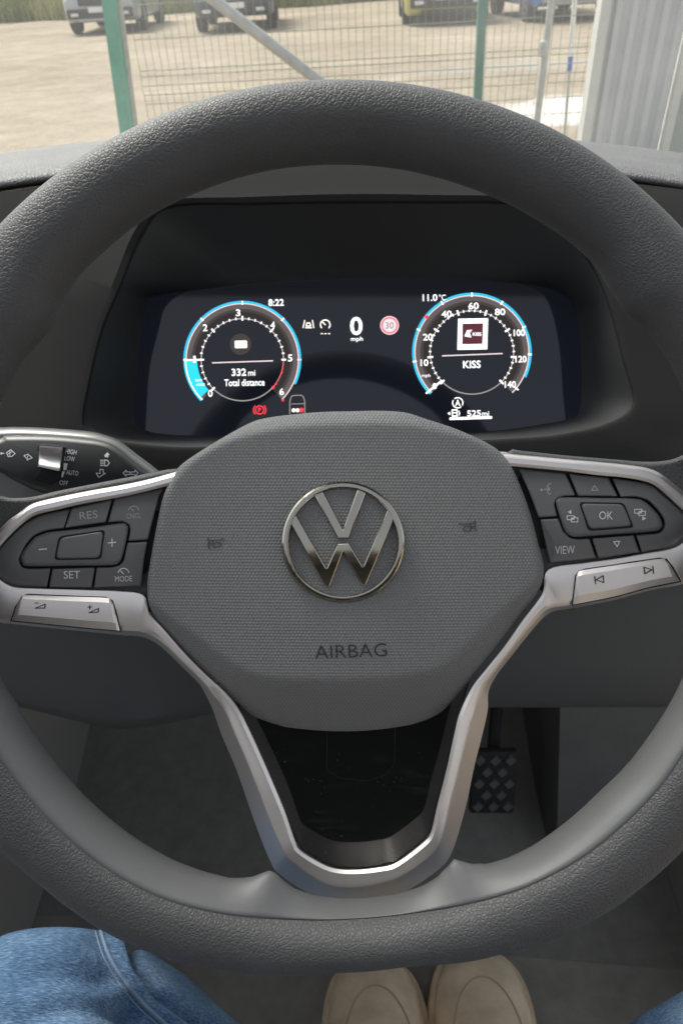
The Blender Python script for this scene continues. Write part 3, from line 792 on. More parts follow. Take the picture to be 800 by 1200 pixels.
def build_pad():
    xs = [-900 + 40 * i for i in range(66)]
    # px rows: (silhouette etc.)
    rails = []
    for x in xs:
        q = ((x - 400) / 400) ** 2; q = q if q < 4 else 4 + (q - 4) * 0.3
        yf = 189 + 32 * q; ys = 150 + 29 * q
        rails.append([P(x, yf + 4, 0.66), P(x, yf + 1, 0.606), P(x, yf - 3, 0.600), P(x, yf - 9, 0.602), P(x, yf - 16, 0.612), P(x, yf - 24, 0.645), P(x, ys + 6, 0.71), P(x, ys + 0.5, 0.80), P(x, ys + 3, 0.90), P(x, ys + 18, 1.02), P(x, ys + 60, 1.10)])
    loft('dash_top', [list(r) for r in zip(*rails)], DASHSKIN, dash, angle=None)
    # lower knee panel
    rails = []
    for x in xs:
        q = (x - 400) / 400
        e = 826 + 26 * math.exp(-((x - 150) / 85) ** 2) - (34 if x < -60 else (30 - x) / 90 * 34 if x < 30 else 0)
        rails.append([P(x, 600, 0.475), P(x, 700, 0.478), P(x, 780, 0.487), P(x, e - 8, 0.500), P(x, e, 0.508), P(x, e + 3, 0.53), P(x, e - 40, 0.70)])
    loft('knee_panel', [list(r) for r in zip(*rails)], plain('knee_plastic', (0.075, 0.078, 0.078), 0.6, grain=(900, 0.35, 0.0003)), dash, angle=30)
build_pad()
# steering column cowl under the wheel
rails = []
for k in range(25):
    t = math.pi * 2 * k / 24
    rails.append([P(402 + 120 * math.cos(t), 640 + 100 * math.sin(t), 0.35), P(402 + 130 * math.cos(t), 640 + 105 * math.sin(t), 0.40), P(402 + 140 * math.cos(t), 630 + 95 * math.sin(t), 0.50)])
loft('column_cowl', [list(r) for r in zip(*rails)], PLASTIC_D, dash)

# ------------------------------------------------------------------ INSTRUMENT SCREEN
scr = empty('instrument_screen', Matrix.Translation(P(420, 420, GLASS_Z)) @ M_CAM.to_3x3().to_4x4(), 'lit digital instrument screen with two round dials, set in the dashboard recess', 'screen')
def screen_glass():
    m = NT('screen_glass').set((0.006, 0.007, 0.011), 0.05, 0, 0.55)
    m.b.inputs['Emission Color'].default_value = (0.30, 0.36, 0.62, 1); m.b.inputs['Emission Strength'].default_value = 0.008
    return m.m
pad('glass', catmull(G_, 4, True), const(GLASS_Z), screen_glass(), scr, edge=0.6, drop=0.0002, thick=0.006, rings=6)
E_W = emit('screen_white', (1, 1, 1), 1.0); E_C = emit('screen_cyan', (0.02, 0.48, 0.75), 0.8); E_R = emit('screen_red', (0.9, 0.04, 0.06), 0.9)
E_G = emit('screen_grey', (0.5, 0.47, 0.46), 0.45); E_D = emit('screen_dim', (0.45, 0.37, 0.36), 0.075); E_D2 = emit('screen_dim_mid', (0.45, 0.37, 0.36), 0.17); E_D3 = emit('screen_dim_dark', (0.45, 0.37, 0.36), 0.035)
E_K = emit('screen_black', (0.01, 0.01, 0.015), 0.5); E_M = emit('screen_maroon', (0.10, 0.02, 0.03), 0.7); E_CR = emit('screen_cream', (1, 0.93, 0.82), 0.9); E_P = emit('screen_pink', (0.85, 0.72, 0.74), 0.7)
gz = const(GLASS_Z)
def pol(c, r, a): return (c[0] + r * math.cos(R(a)), c[1] - r * math.sin(R(a)))
LC, RC = (284, 421.5), (552.6, 413)
def dial(c, Rr, name, a1):
    """band, cyan edge and tick rings of one dial"""
    o = Print().arc(c, Rr * 0.735, -a1, 180 + 45, 2 * Rr * 0.03, 60).build('dial', gz, E_D3, scr, 0.0003)
    for i, (f0, m_) in enumerate(((0.79, E_D3), (0.84, E_D), (0.89, E_D2), (0.935, E_D2))):
        Print().arc(c, Rr * f0, -45, 225, Rr * 0.052, 60).build('dial_band', gz, m_, o, 0.0003)
    Print().arc(c, Rr * 0.985, -25, 225, Rr * 0.034, 70).build('dial_edge', gz, E_C, o, 0.0004)
    Print().arc(c, Rr * 0.955, -45, 225, Rr * 0.018, 70).arc(c, Rr * 0.70, -45, 225, 0.7, 60).build('dial_line', gz, E_P, o, 0.0004)
    Print().arc(c, Rr * 0.70, 225, 315, 1.3, 24).build('dial_line', gz, E_G, o, 0.0004)
    return o
ld = dial(LC, 68.8, 'left', 45); rd = dial(RC, 69.8, 'right', 45)
p = Print()
for k in range(31):
    a = 225 - 270 * k / 30
    if k > 25: continue
    big = k % 5 == 0
    p.line([pol(LC, 46.5 if big else 47.5, a), pol(LC, 50.5 if big else 49.5, a)], 1.9 if big else 1.3)
    if big and k: p.line([pol(LC, 65, a), pol(LC, 68.5, a)], 1.5)
for t, (x, y) in zip('0123456', ((246.5, 461), (228, 421), (240.5, 384), (279, 366.5), (319.5, 381), (340, 419.5), (330, 459))): p.text(t, (x, y), 5.2 if t != '1' else 2.8, 8, 1, 0.012)
p.line([(216.5, 422), (238.5, 421.5)], 1.8)
p.arc(LC, 66.5, 181, 225, 1.2, 20)
p.build('figures', gz, E_W, ld, 0.0006)
Print().arc(LC, 59.5, 181, 222, 13, 20).build('rev_band', gz, emit('screen_cyan_fill', (0.02, 0.55, 0.75), 0.85), ld, 0.0005)
p = Print(); p.text('rpm', (233, 446), 8, 3).text('x1000', (235, 450.5), 10, 3); p.build('lettering', gz, E_W, ld, 0.0007)
p = Print()
for k in (25, 27, 29): p.disc(pol(LC, 48.5, 225 - 9 * k), 1.2, 8)
for a in (0, -45): p.disc(pol(LC, 67, a), 1.6, 8)
p.disc(pol(LC, 48.5, -42), 1.8, 8).arc(LC, 48.3, -42, 0, 0.6, 16)
p.build('red_marks', gz, E_R, ld, 0.0006)
Print().disc((282, 403.5), 12.5).build('icon_disc', gz, E_D, ld, 0.0004)
Print().poly(fillet([(275, 399.3), (289.5, 399), (289.7, 407.8), (275.2, 408.1)], 1.5)).build('icon', gz, E_CR, ld, 0.0006)
Print().text('OIL', (282.4, 403.5), 8, 3).build('icon_mark', gz, E_G, ld, 0.0008)
Print().line([(249, 425.2), (319.5, 422.8)], 1.3).build('divider', gz, E_P, ld, 0.0005)
Print().text('332', (280, 436.3), 17, 8.5, 1, 0.015).text('mi', (295, 437), 8, 6.5, 1).text('Total distance', (286.5, 448.3), 47, 8, 1, 0.006).build('readout', gz, E_W, ld, 0.0006)
# right dial
p = Print()
for k in range(36):
    a = 225 - 270 * k / 35
    big = k % 5 == 0
    p.line([pol(RC, 46.5 if big else 48, a), pol(RC, 51.5 if big else 50, a)], 2.0 if big else 1.3)
for a in (189, 157, 121, 90, 59, 26, -2, -39): p.line([pol(RC, 66, a), pol(RC, 69.5, a)], 1.7)
for t, x, y, wd in (('10', 497, 425, 9), ('20', 501, 395, 11), ('40', 523, 368, 12), ('60', 554.5, 358.5, 12), ('80', 585.5, 365.5, 12), ('100', 608, 390, 13), ('120', 610, 420.8, 13), ('140', 597.5, 450.5, 13)): p.text(t, (x, y), wd, 7.8, 1, 0.012)
p.text('mph', (499, 440.5), 10, 4.5); p.line([(499.5, 460.5), (517, 446.5)], 2.2); p.text('0', (509, 452.5), 5, 7, 0, 0.01)
p.build('figures', gz, E_W, rd, 0.0006)
Print().disc(pol(RC, 67.5, 142), 2.3, 10).build('red_marks', gz, E_R, rd, 0.0007)
Print().poly([(536.5, 373.5), (571.5, 373), (570.5, 409.3), (535.5, 410)]).build('station_tile', gz, E_W, rd, 0.0005)
Print().poly([(541.5, 379.3), (565.8, 378.8), (565, 403), (541.2, 403.5)]).build('station_panel', gz, E_M, rd, 0.0006)
Print().poly([(547, 387), (553, 386.5), (550, 390), (552, 395.5), (543.8, 394)]).text('KISS', (558.5, 391.5), 10, 4, 0, 0.02).build('station_mark', gz, E_W, rd, 0.0008)
Print().line([(518, 417), (588, 414.3)], 1.3).build('divider', gz, E_P, rd, 0.0005)
Print().text('KISS', (552.5, 427), 20.5, 8.8, 1, 0.015).build('readout', gz, E_W, rd, 0.0006)
# centre read-outs
Print().text('8:22', (323.5, 354.5), 18, 8, 1, 0.012).build('clock', gz, E_W, scr, 0.0006)
Print().text('11.0', (503.5, 348.8), 17, 8, 1, 0.012).text('°C', (518, 348.5), 8, 7, 1).build('temperature', gz, E_W, scr, 0.0006)
Print().text('mph', (418, 397.8), 14, 6.5, 1, 0.005).build('speed_unit', gz, E_W, scr, 0.0006)
Print().text('525', (555, 484.3), 16, 7, 1, 0.012).text('mi', (568.5, 484.8), 8, 6, 1).build('range_readout', gz, E_W, scr, 0.0006)
Print().line([(527.5, 490.6), (575, 489.2)], 3.0).build('fuel_bar', gz, E_W, scr, 0.0006)
Print().poly([(524, 484.5), (527, 482.5), (527, 486.5)]).line([(529.5, 480.5), (535, 480.3), (535.3, 487.5), (529.7, 487.7)], 1.3, True).line([(530, 483.8), (535, 483.6)], 1).line([(537, 481.5), (538.3, 484), (537.6, 487)], 0.9).build('fuel_icon', gz, E_W, scr, 0.0006)
Print().arc((536, 472), 6, -30, 130, 1.1, 12).arc((536, 472), 6, 150, 310, 1.1, 12).text('A', (536, 472), 6, 7.5, 0, 0.01).build('start_stop_icon', gz, E_W, scr, 0.0006)
p = Print().text('0', (417.3, 382), 14.5, 21.5, 1, 0.02).build('speed_figure', gz, E_W, scr, 0.0006)
p = Print().arc((381, 380.5), 5.6, -45, 225, 1.3, 18).line([(381, 380.5), (378, 377.5)], 1.3)
for x in (377, 381.3, 385.6): p.line([(x - 1, 391), (x + 1, 391)], 1.0)
p.line([(357, 375.5), (355, 384)], 1.1).line([(366, 375.3), (367.5, 384)], 1.1).line([(358.5, 382), (359.5, 378.5), (363, 378.5), (364.2, 382)], 1.2, True).line([(358, 384), (365, 384)], 1.2)
p.build('icon', gz, E_CR, scr, 0.0006)
Print().disc((456.2, 381.3), 11).build('limit_sign', gz, E_P, scr, 0.0004)
Print().arc((456.2, 381.3), 8.9, 0, 360, 2.3, 30).build('limit_ring', gz, emit('screen_rose', (0.85, 0.16, 0.2), 0.9), scr, 0.0006)
Print().text('30', (456.2, 381.3), 9.6, 7.6, 1).build('limit_figure', gz, emit('screen_ink', (0.12, 0.08, 0.09), 1), scr, 0.0008)
p = Print().arc((304.3, 480.4), 4.8, 0, 360, 1.2, 20).text('P', (304.3, 480.4), 3.4, 5, 0, 0.02).arc((304.3, 480.4), 7.2, -45, 45, 1.2, 8).arc((304.3, 480.4), 7.2, 135, 225, 1.2, 8); p.build('brake_lamp', gz, E_R, scr, 0.0006)
Print().line(fillet([(339.5, 488), (339.5, 470), (341.5, 463.5), (354.5, 463), (357, 469.5), (357.2, 487)], 3, 3)[3:-3], 1.0).line([(341, 473.5), (356, 473)], 0.8).build('belt_icon', gz, E_G, scr, 0.0006)
Print().disc((344, 480.8), 2.3, 10).disc((348.5, 480.8), 2.3, 10).build('belt_dot', gz, E_CR, scr, 0.0007)
Print().disc((353.2, 480.6), 2.8, 10).build('belt_dot', gz, E_R, scr, 0.0007)
#==CABIN==
# ------------------------------------------------------------------ CABIN
def car_obj(name, verts, faces, mat, **kw):
    return obj(name, [CC(*v) for v in verts], faces, mat, M=M_CAR, **kw)
FLOOR = -0.91; ROOF_Y = 0.20
def grid_sheet(name, xs, prof, mat, **kw):
    V = [(x, y, z) for x in xs for y, z in prof]; n = len(prof)
    Fc = [(i * n + k, i * n + k + 1, (i + 1) * n + k + 1, (i + 1) * n + k) for i in range(len(xs) - 1) for k in range(n - 1)]
    return car_obj(name, V, Fc, mat, **kw)
xs = [-0.75 + 0.1 * i for i in range(14)]
fl = grid_sheet('cabin_floor', xs, [(-0.9, FLOOR), (-0.3, FLOOR), (0.2, FLOOR), (0.40, FLOOR)], CARPET)
for v in fl.data.vertices:
    if abs(v.co.y - 0.40) < 1e-4: v.co.y += 0.04 * (-v.co.x) / 0.4 * (1 if v.co.x < 0 else 0.8)
tb = grid_sheet('toe_board', xs, [(0.30, FLOOR - 0.003), (0.60, FLOOR + 0.004), (0.70, FLOOR + 0.03), (0.95, FLOOR + 0.22), (1.03, FLOOR + 0.40), (1.05, FLOOR + 0.52)], plain('shaded_carpet', (0.225, 0.223, 0.207), 0.95, grain=(700, 0.4, 0.001), var=0.12, vscale=60)); tag(tb, kind='structure')  # footwell shade put into a darker carpet tone
tag(fl, kind='structure')

# pedal
M_PD = M_CAR @ Matrix.Translation((0, 0, 0))
def build_pedal(px, py, z, wd, hg, lab):
    c = P(px, py, z)
    M = Matrix.Translation(c) @ M_CAM.to_3x3().to_4x4() @ Matrix.Rotation(R(14), 4, 'X')
    e = empty('pedal', M, lab, 'pedal')
    box('pedal_plate', (0, 0, -0.006), (wd, hg, 0.012), RUBBER, e, bev=0.004)
    nx, ny = 3, 5
    me = None
    tread = plain('tread_rubber', (0.09, 0.09, 0.087), 0.6)
    for j in range(ny):
        for i in range(nx - (j % 2)):
            x = (i - (nx - 1 - (j % 2)) / 2) * wd / nx; y = (j - (ny - 1) / 2) * hg / ny * 0.92
            bm = bmesh.new(); s = wd / nx * 0.42
            vs = [bm.verts.new((dx, dy, 0.0)) for dx, dy in ((s, 0), (0, s), (-s, 0), (0, -s))]
            if me is None:
                f = bm.faces.new(vs); r_ = bmesh.ops.extrude_face_region(bm, geom=[f])
                for v in r_['geom']:
                    if isinstance(v, bmesh.types.BMVert): v.co.z += 0.003; v.co.x *= 0.8; v.co.y *= 0.8
                bmesh.ops.recalc_face_normals(bm, faces=bm.faces)
                me = bpy.data.meshes.new('tread_pad'); bm.to_mesh(me); me.materials.append(tread)
            bm.free()
            o = bpy.data.objects.new('tread_pad', me); COL.objects.link(o); o.parent = e; o.location = (x, y, 0.0001)
    V, Fc = [], []
    tube(V, Fc, [(0, hg * 0.2, -0.015), (0.01, hg * 0.8, -0.05), (0.01, hg * 1.6, -0.10), (0, hg * 3.4, -0.16)], 0.008)
    obj('pedal_arm', [M @ Vector(v) for v in V], Fc, RUBBER, e)
build_pedal(578, 918, 0.93, 0.056, 0.088, 'dark pedal with diamond tread pads in the footwell, right of the silver V spoke')

# centre tunnel / console on the left and side trim on the right
TRIMP = plain('cabin_trim', (0.30, 0.30, 0.285), 0.7, grain=(500, 0.4, 0.0006))
def trim_thing(name, label, cat, V, Fc, mat): return tag(car_obj(name, V, Fc, mat), label, cat)
def prism(poly_yz, x0, x1, inset=0.0):
    n = len(poly_yz); V = [(x0, y, z) for y, z in poly_yz] + [(x1, y, z) for y, z in poly_yz]
    Fc = [tuple(range(n)), tuple(range(2 * n - 1, n - 1, -1))] + [(i, (i + 1) % n, n + (i + 1) % n, n + i) for i in range(n)]
    return V, Fc
V, Fc = prism([(-0.6, FLOOR + 0.002), (0.95, FLOOR + 0.002), (0.95, -0.42), (0.55, -0.45), (0.35, -0.62), (-0.6, -0.66)], -0.62, -0.36)
trim_thing('centre_console', 'dark centre console beside the footwell at the left edge, under the rim', 'console', V, Fc, TRIMP)
V, Fc = prism([(-0.8, FLOOR + 0.002), (0.9, FLOOR + 0.002), (0.9, FLOOR + 0.12), (0.48, FLOOR + 0.10), (-0.8, FLOOR + 0.09)], 0.40, 0.52)
trim_thing('door_sill', 'grey door sill trim beside the footwell at the right edge of the photo', 'door sill', V, Fc, TRIMP)
V, Fc = prism([(0.50, FLOOR + 0.004), (1.0, FLOOR + 0.004), (1.0, -0.45), (0.72, -0.45), (0.60, -0.70), (0.50, -0.86)], 0.262, 0.395)
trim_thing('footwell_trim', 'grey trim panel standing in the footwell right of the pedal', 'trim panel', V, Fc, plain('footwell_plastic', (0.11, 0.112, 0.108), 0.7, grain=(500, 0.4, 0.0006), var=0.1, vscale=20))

# unseen roof, walls and pillars over the seats, added to block stray light
LINER = plain('headliner', (0.28, 0.275, 0.26), 0.9)
ROOF_X0, ROOF_X1, ROOF_Y0, ROOF_Y1 = -0.75, 0.52, -1.0, 0.0      # unglazed opening, added to let overhead light onto the wheel
for (x0, x1, y0, y1) in ((-0.98, 0.68, ROOF_Y1, ROOF_Y), (-0.98, 0.68, -1.6, ROOF_Y0), (-0.98, ROOF_X0, ROOF_Y0, ROOF_Y1), (ROOF_X1, 0.68, ROOF_Y0, ROOF_Y1)):
    V, Fc = prism([(y0, 0.50), (y1, 0.50), (y1, 0.54), (y0, 0.54)], x0, x1)
    tag(car_obj('shading_roof', V, Fc, LINER, smooth=False), kind='structure')  # out-of-view slabs added to shade the rim from above
bk = grid_sheet('shading_wall', [-0.95, -0.4, 0.2, 0.68], [(-1.5, FLOOR), (-1.5, -0.1), (-1.45, 0.50)], plain('shading_rear', (0.10, 0.10, 0.10), 0.9)); tag(bk, kind='structure')  # rear wall added out of view to block light from behind
V, Fc = prism([(-1.5, FLOOR), (0.95, FLOOR), (0.95, -0.25), (0.45, -0.10), (-1.5, -0.08)], -1.02, -0.95)
tag(car_obj('shading_wall', V, Fc, TRIMP), kind='structure')  # left side wall added to keep out low light
for sx in (-0.90, 0.62):
    V, Fc = prism([(-0.75, -0.25), (-0.45, -0.25), (-0.40, 0.52), (-0.75, 0.52)], sx - 0.03, sx + 0.03)
    tag(car_obj('shading_wall', V, Fc, TRIMP), kind='structure')  # unseen pillars added to cut light from the sides
# ------------------------------------------------------------------ WINDSCREEN
def windscreen():
    m = NT('windscreen_glass'); t = m.t
    out = t.nodes['Material Output']; t.nodes.remove(m.b)
    tr = m.n('BsdfTransparent'); tr.inputs[0].default_value = (0.97, 0.985, 0.975, 1)
    gl = m.n('BsdfGlossy'); gl.inputs['Roughness'].default_value = 0.02
    df = m.n('BsdfTranslucent'); df.inputs[0].default_value = (0.9, 0.9, 0.88, 1)  # translucent share adds a pale veil imitating glare on the glass
    lw = m.n('LayerWeight'); lw.inputs['Blend'].default_value = 0.5
    fr = m.math('ADD', 0.03, m.math('MULTIPLY', m.math('POWER', lw.outputs['Facing'], 5.0), 0.8))
    m1 = m.n('MixShader'); m.l(fr, m1.inputs[0]); m.l(tr.outputs[0], m1.inputs[1]); m.l(gl.outputs[0], m1.inputs[2])
    m2 = m.n('MixShader')
    co = m.coord(); f = m.ramp(m.noise(co, 6, 4), [(0.3, (0.016,) * 3), (0.8, (0.042,) * 3)])
    m.l(f, m2.inputs[0]); m.l(m1.outputs[0], m2.inputs[1]); m.l(df.outputs[0], m2.inputs[2])
    m.l(m2.outputs[0], out.inputs[0])
    V = []; Fc = []
    nx, ny = 12, 8
    for s in (0, 1):
        for i in range(nx + 1):
            for j in range(ny + 1):
                x = -0.78 + 1.46 * i / nx; t_ = j / ny
                bow = 0.10 * ((x + 0.05) / 0.73) ** 2
                y = 1.14 - bow - 0.92 * t_; z = -0.30 + 0.80 * t_ + 0.06 * math.sin(math.pi * t_) + s * 0.004
                V.append((x, y, z))
    n = (nx + 1) * (ny + 1)
    for s in (0, 1):
        for i in range(nx):
            for j in range(ny):
                a = s * n + i * (ny + 1) + j; Fc.append((a, a + ny + 1, a + ny + 2, a + 1))
    o = car_obj('windscreen', V, Fc, m.m, angle=None)
    tag(o, 'clear windscreen with a slight added glare veil between the dashboard and the fenced yard', 'windscreen')
windscreen()
#==PERSON==
# ------------------------------------------------------------------ PERSON
def denim():
    m = NT('denim').set((0.1, 0.18, 0.34), 0.9, 0, 0.2)
    co = m.coord()
    mp = m.n('Mapping'); mp.inputs['Rotation'].default_value = (0.3, 0.2, R(32)); mp.inputs['Scale'].default_value = (260, 1400, 500); m.l(co, mp.inputs['Vector'])
    n1 = m.noise(mp.outputs[0], 1.0, 3); n2 = m.noise(co, 22, 4)
    c = m.ramp(m.math('ADD', m.math('MULTIPLY', n1, 0.62), m.math('MULTIPLY', n2, 0.45)), [(0.34, (0.026, 0.056, 0.120)), (0.54, (0.085, 0.155, 0.265)), (0.76, (0.25, 0.35, 0.48))])
    m.l(c, m.b.inputs['Base Color'])
    m.bump(m.math('ADD', n1, m.math('MULTIPLY', m.noise(co, 45, 3), 2.0)), 0.8, 0.0014)
    return m.m
DENIM = denim()
def skin_mesh(name, nodes, edges, root, mat, parent, M, sub=3, folds=0.0, crease=None):
    me = bpy.data.meshes.new(name)
    inv = M.inverted()
    me.from_pydata([inv @ Vector(n[0]) for n in nodes], edges, [])
    o = bpy.data.objects.new(name, me); COL.objects.link(o); o.parent = parent
    sk = o.modifiers.new('skin', 'SKIN'); sk.use_smooth_shade = True
    for i, n in enumerate(nodes):
        r = n[1]; me.skin_vertices[0].data[i].radius = (r, r) if not isinstance(r, tuple) else r
        me.skin_vertices[0].data[i].use_root = (i == root)
    ss = o.modifiers.new('sub', 'SUBSURF'); ss.levels = sub; ss.render_levels = sub
    dg = bpy.context.evaluated_depsgraph_get()
    ev = o.evaluated_get(dg); me2 = bpy.data.meshes.new_from_object(ev)
    o.modifiers.clear(); o.data = me2
    if folds:
        for v, nr in zip(me2.vertices, [v.normal.copy() for v in me2.vertices]):
            p = v.co
            q = Vector((p.x * 14 + p.z * 5, p.y * 9, p.z * 12 + p.x * 6))
            v.co += nr * folds * (mnoise.noise(q) + 0.5 * mnoise.noise(q * 2.3))
    o.data = me2
    if crease:
        Minv = M_CAM.inverted()
        for v, nr in zip(me2.vertices, [v.normal.copy() for v in me2.vertices]):
            q = Minv @ (M @ v.co)
            if q.z > -0.2 or q.z < -0.62: continue
            px = 400 - q.x / q.z * F; py = 600 + q.y / q.z * F
            for line, wdt, dep in crease:
                dmin = 1e9; side = 0
                for a, b in zip(line, line[1:]):
                    ax, ay, bx_, by = *a, *b; L2 = (bx_ - ax) ** 2 + (by - ay) ** 2
                    t = max(0, min(1, ((px - ax) * (bx_ - ax) + (py - ay) * (by - ay)) / L2))
                    dd = math.hypot(px - ax - t * (bx_ - ax), py - ay - t * (by - ay))
                    if dd < dmin: dmin = dd; side = (bx_ - ax) * (py - ay) - (by - ay) * (px - ax)
                sgn = dmin if side > 0 else -dmin
                v.co += nr * (-dep * math.exp(-(sgn / wdt) ** 2) + dep * 0.6 * math.exp(-((sgn - 1.7 * wdt) / wdt) ** 2))
    me2.materials.clear(); me2.materials.append(mat); me2.shade_smooth()
    return o
M_PER = M_CAR @ Matrix.Translation((0.08, -0.15, FLOOR))
person = empty('person', M_PER, 'seated person in blue jeans and tan boots, feet together under the wheel', 'person')
hipL, hipR, pel = CC(-0.05, -0.30, -0.60), CC(0.20, -0.30, -0.60), CC(0.075, -0.32, -0.58)
kL = P(12, 1160, 0.44); kR = P(866, 1246, 0.47)
aL = CC(0.030, 0.14, FLOOR + 0.13); aR = CC(0.140, 0.145, FLOOR + 0.13)
nodes = [(pel, 0.13), (hipL, 0.105), (hipL.lerp(kL, 0.5), 0.088), (hipL.lerp(kL, 0.85), 0.075), (kL, 0.068), (kL.lerp(aL, 0.25), 0.062), (kL.lerp(aL, 0.6), 0.060), (aL, 0.060),
         (hipR, 0.105), (hipR.lerp(kR, 0.5), 0.088), (hipR.lerp(kR, 0.85), 0.075), (kR, 0.068), (kR.lerp(aR, 0.25), 0.062), (kR.lerp(aR, 0.6), 0.060), (aR, 0.060), (CC(0.075, -0.36, -0.42), 0.14)]
edges = [(0, 1), (1, 2), (2, 3), (3, 4), (4, 5), (5, 6), (6, 7), (0, 8), (8, 9), (9, 10), (10, 11), (11, 12), (12, 13), (13, 14), (0, 15)]
jeans = skin_mesh('jeans', nodes, edges, 0, DENIM, person, M_PER, 5, 0.006, [([(150, 1100), (160, 1135), (185, 1165), (235, 1200), (280, 1225)], 9, 0.011), ([(-20, 1150), (60, 1140), (120, 1150)], 14, 0.003), ([(20, 1200), (90, 1180), (150, 1190)], 12, 0.003)])

from mathutils.bvhtree import BVHTree
def jeans_seams():
    mi = M_PER.inverted(); bv = BVHTree.FromPolygons([v.co.copy() for v in jeans.data.vertices], [tuple(p.vertices) for p in jeans.data.polygons])
    o_ = mi @ M_CAM.translation
    def trace(name, path, r, mat):
        V, Fc, pts = [], [], []
        for q in resample(catmull(path, 6), 60):
            d_ = ((mi @ P(q.x, q.y, 1.0)) - o_).normalized(); hit = bv.ray_cast(o_, d_)
            if hit[0] is not None and (not pts or (hit[0] - pts[-1]).length < 0.02): pts.append(hit[0] + hit[1] * 0.0002)
        if len(pts) > 3:
            tube(V, Fc, pts, r, 6); obj(name, [M_PER @ v for v in V], Fc, mat, jeans, M=M_PER)
    fell = plain('denim_seam', (0.14, 0.21, 0.31), 0.9, grain=(900, 0.6, 0.0008)); thread = plain('denim_thread', (0.17, 0.21, 0.27), 0.85)
    trace('seam', [(118, 1092), (130, 1125), (158, 1165), (200, 1205), (250, 1245)], 0.0013, fell)
    trace('stitching', [(112, 1092), (124, 1127), (152, 1169), (195, 1210), (245, 1250)], 0.0005, thread)
jeans_seams()
SUEDE = plain('boot_suede', (0.80, 0.66, 0.47), 0.85, grain=(260, 0.5, 0.001), var=0.18, vscale=30)
SOLE = plain('boot_sole', (0.74, 0.60, 0.42), 0.7, var=0.2, vscale=60)
def boot(x, ytoe, rot, label):
    M = M_CAR @ Matrix.Translation((x, ytoe, FLOOR)) @ Matrix.Rotation(R(rot), 4, 'Z')
    # stations: distance back from the toe, half width, z0, height
    st = [(0.000, 0.014, 0.030), (0.006, 0.027, 0.040), (0.018, 0.040, 0.049), (0.038, 0.0485, 0.057), (0.065, 0.0525, 0.064), (0.095, 0.052, 0.074), (0.13, 0.046, 0.09), (0.17, 0.042, 0.115), (0.21, 0.040, 0.15), (0.26, 0.039, 0.16), (0.285, 0.030, 0.15)]
    st = [(s, hw * 0.95, h) for s, hw, h in st]
    rails = []
    n = 20
    for s, hw, h in st:
        ring = []
        for k in range(n + 1):
            t = math.pi * k / n
            cx = math.cos(t); sx = math.sin(t)
            ring.append(M @ Vector((hw * math.copysign(abs(cx) ** 0.75, cx), -s, 0.022 + (h - 0.022) * (sx ** 0.8))))
        rails.append(ring)
    up = loft('boot', rails, SUEDE, person, angle=None)
    # sole
    o_ = [Vector((hw + 0.006, -s)) for s, hw, h in st]; o_ = [Vector((0, 0.006))] + o_
    ring = o_ + [Vector((-p.x, p.y)) for p in reversed(o_)][:-1]
    ring = catmull(ring, 2, True)
    V = [M @ Vector((p.x, p.y, z)) for z in (0.001, 0.012, 0.0225, 0.025) for p in (ring if z < 0.023 else [q * 0.97 for q in ring])]; m = len(ring)
    Fc = [(l * m + i, l * m + (i + 1) % m, (l + 1) * m + (i + 1) % m, (l + 1) * m + i) for l in range(3) for i in range(m)] + [tuple(range(m)), tuple(range(3 * m, 4 * m))]
    obj('sole', V, Fc, SOLE, up, M=M_PER)
    # stitched toe seam
    V, Fc = [], []
    pts = []
    for k in range(25):
        a = math.pi * k / 24
        u = -math.cos(a) * 0.036; s = 0.115 - math.sin(a) * 0.075
        for (s0, w0, h0), (s1, w1, h1) in zip(st, st[1:]):
            if s0 <= s <= s1:
                q = (s - s0) / (s1 - s0); hw = w0 + (w1 - w0) * q; h = h0 + (h1 - h0) * q
        cx = min(1, abs(u) / hw) ** (1 / 0.75); sx = math.sqrt(max(0, 1 - cx * cx))
        pts.append(M @ Vector((u, -s, 0.022 + (h - 0.022) * sx ** 0.8 + 0.0004)))
    tube(V, Fc, pts, 0.0009, 6)
    obj('seam', V, Fc, plain('seam_thread', (0.52, 0.40, 0.26), 0.9), up, M=M_PER)
    # ankle cuff
    rails = []
    for z, rx, ry in ((0.10, 0.040, 0.065), (0.14, 0.042, 0.062), (0.18, 0.043, 0.060), (0.185, 0.040, 0.057), (0.15, 0.038, 0.055)):
        rails.append([M @ Vector((rx * math.cos(2 * math.pi * k / 24), -0.215 + ry * math.sin(2 * math.pi * k / 24), z)) for k in range(24)])
    loft('ankle_cuff', rails, SUEDE, up, closed=True, M=M_PER)
boot(0.033, 0.372, 2, 'left')
boot(0.149, 0.380, -3, 'right')
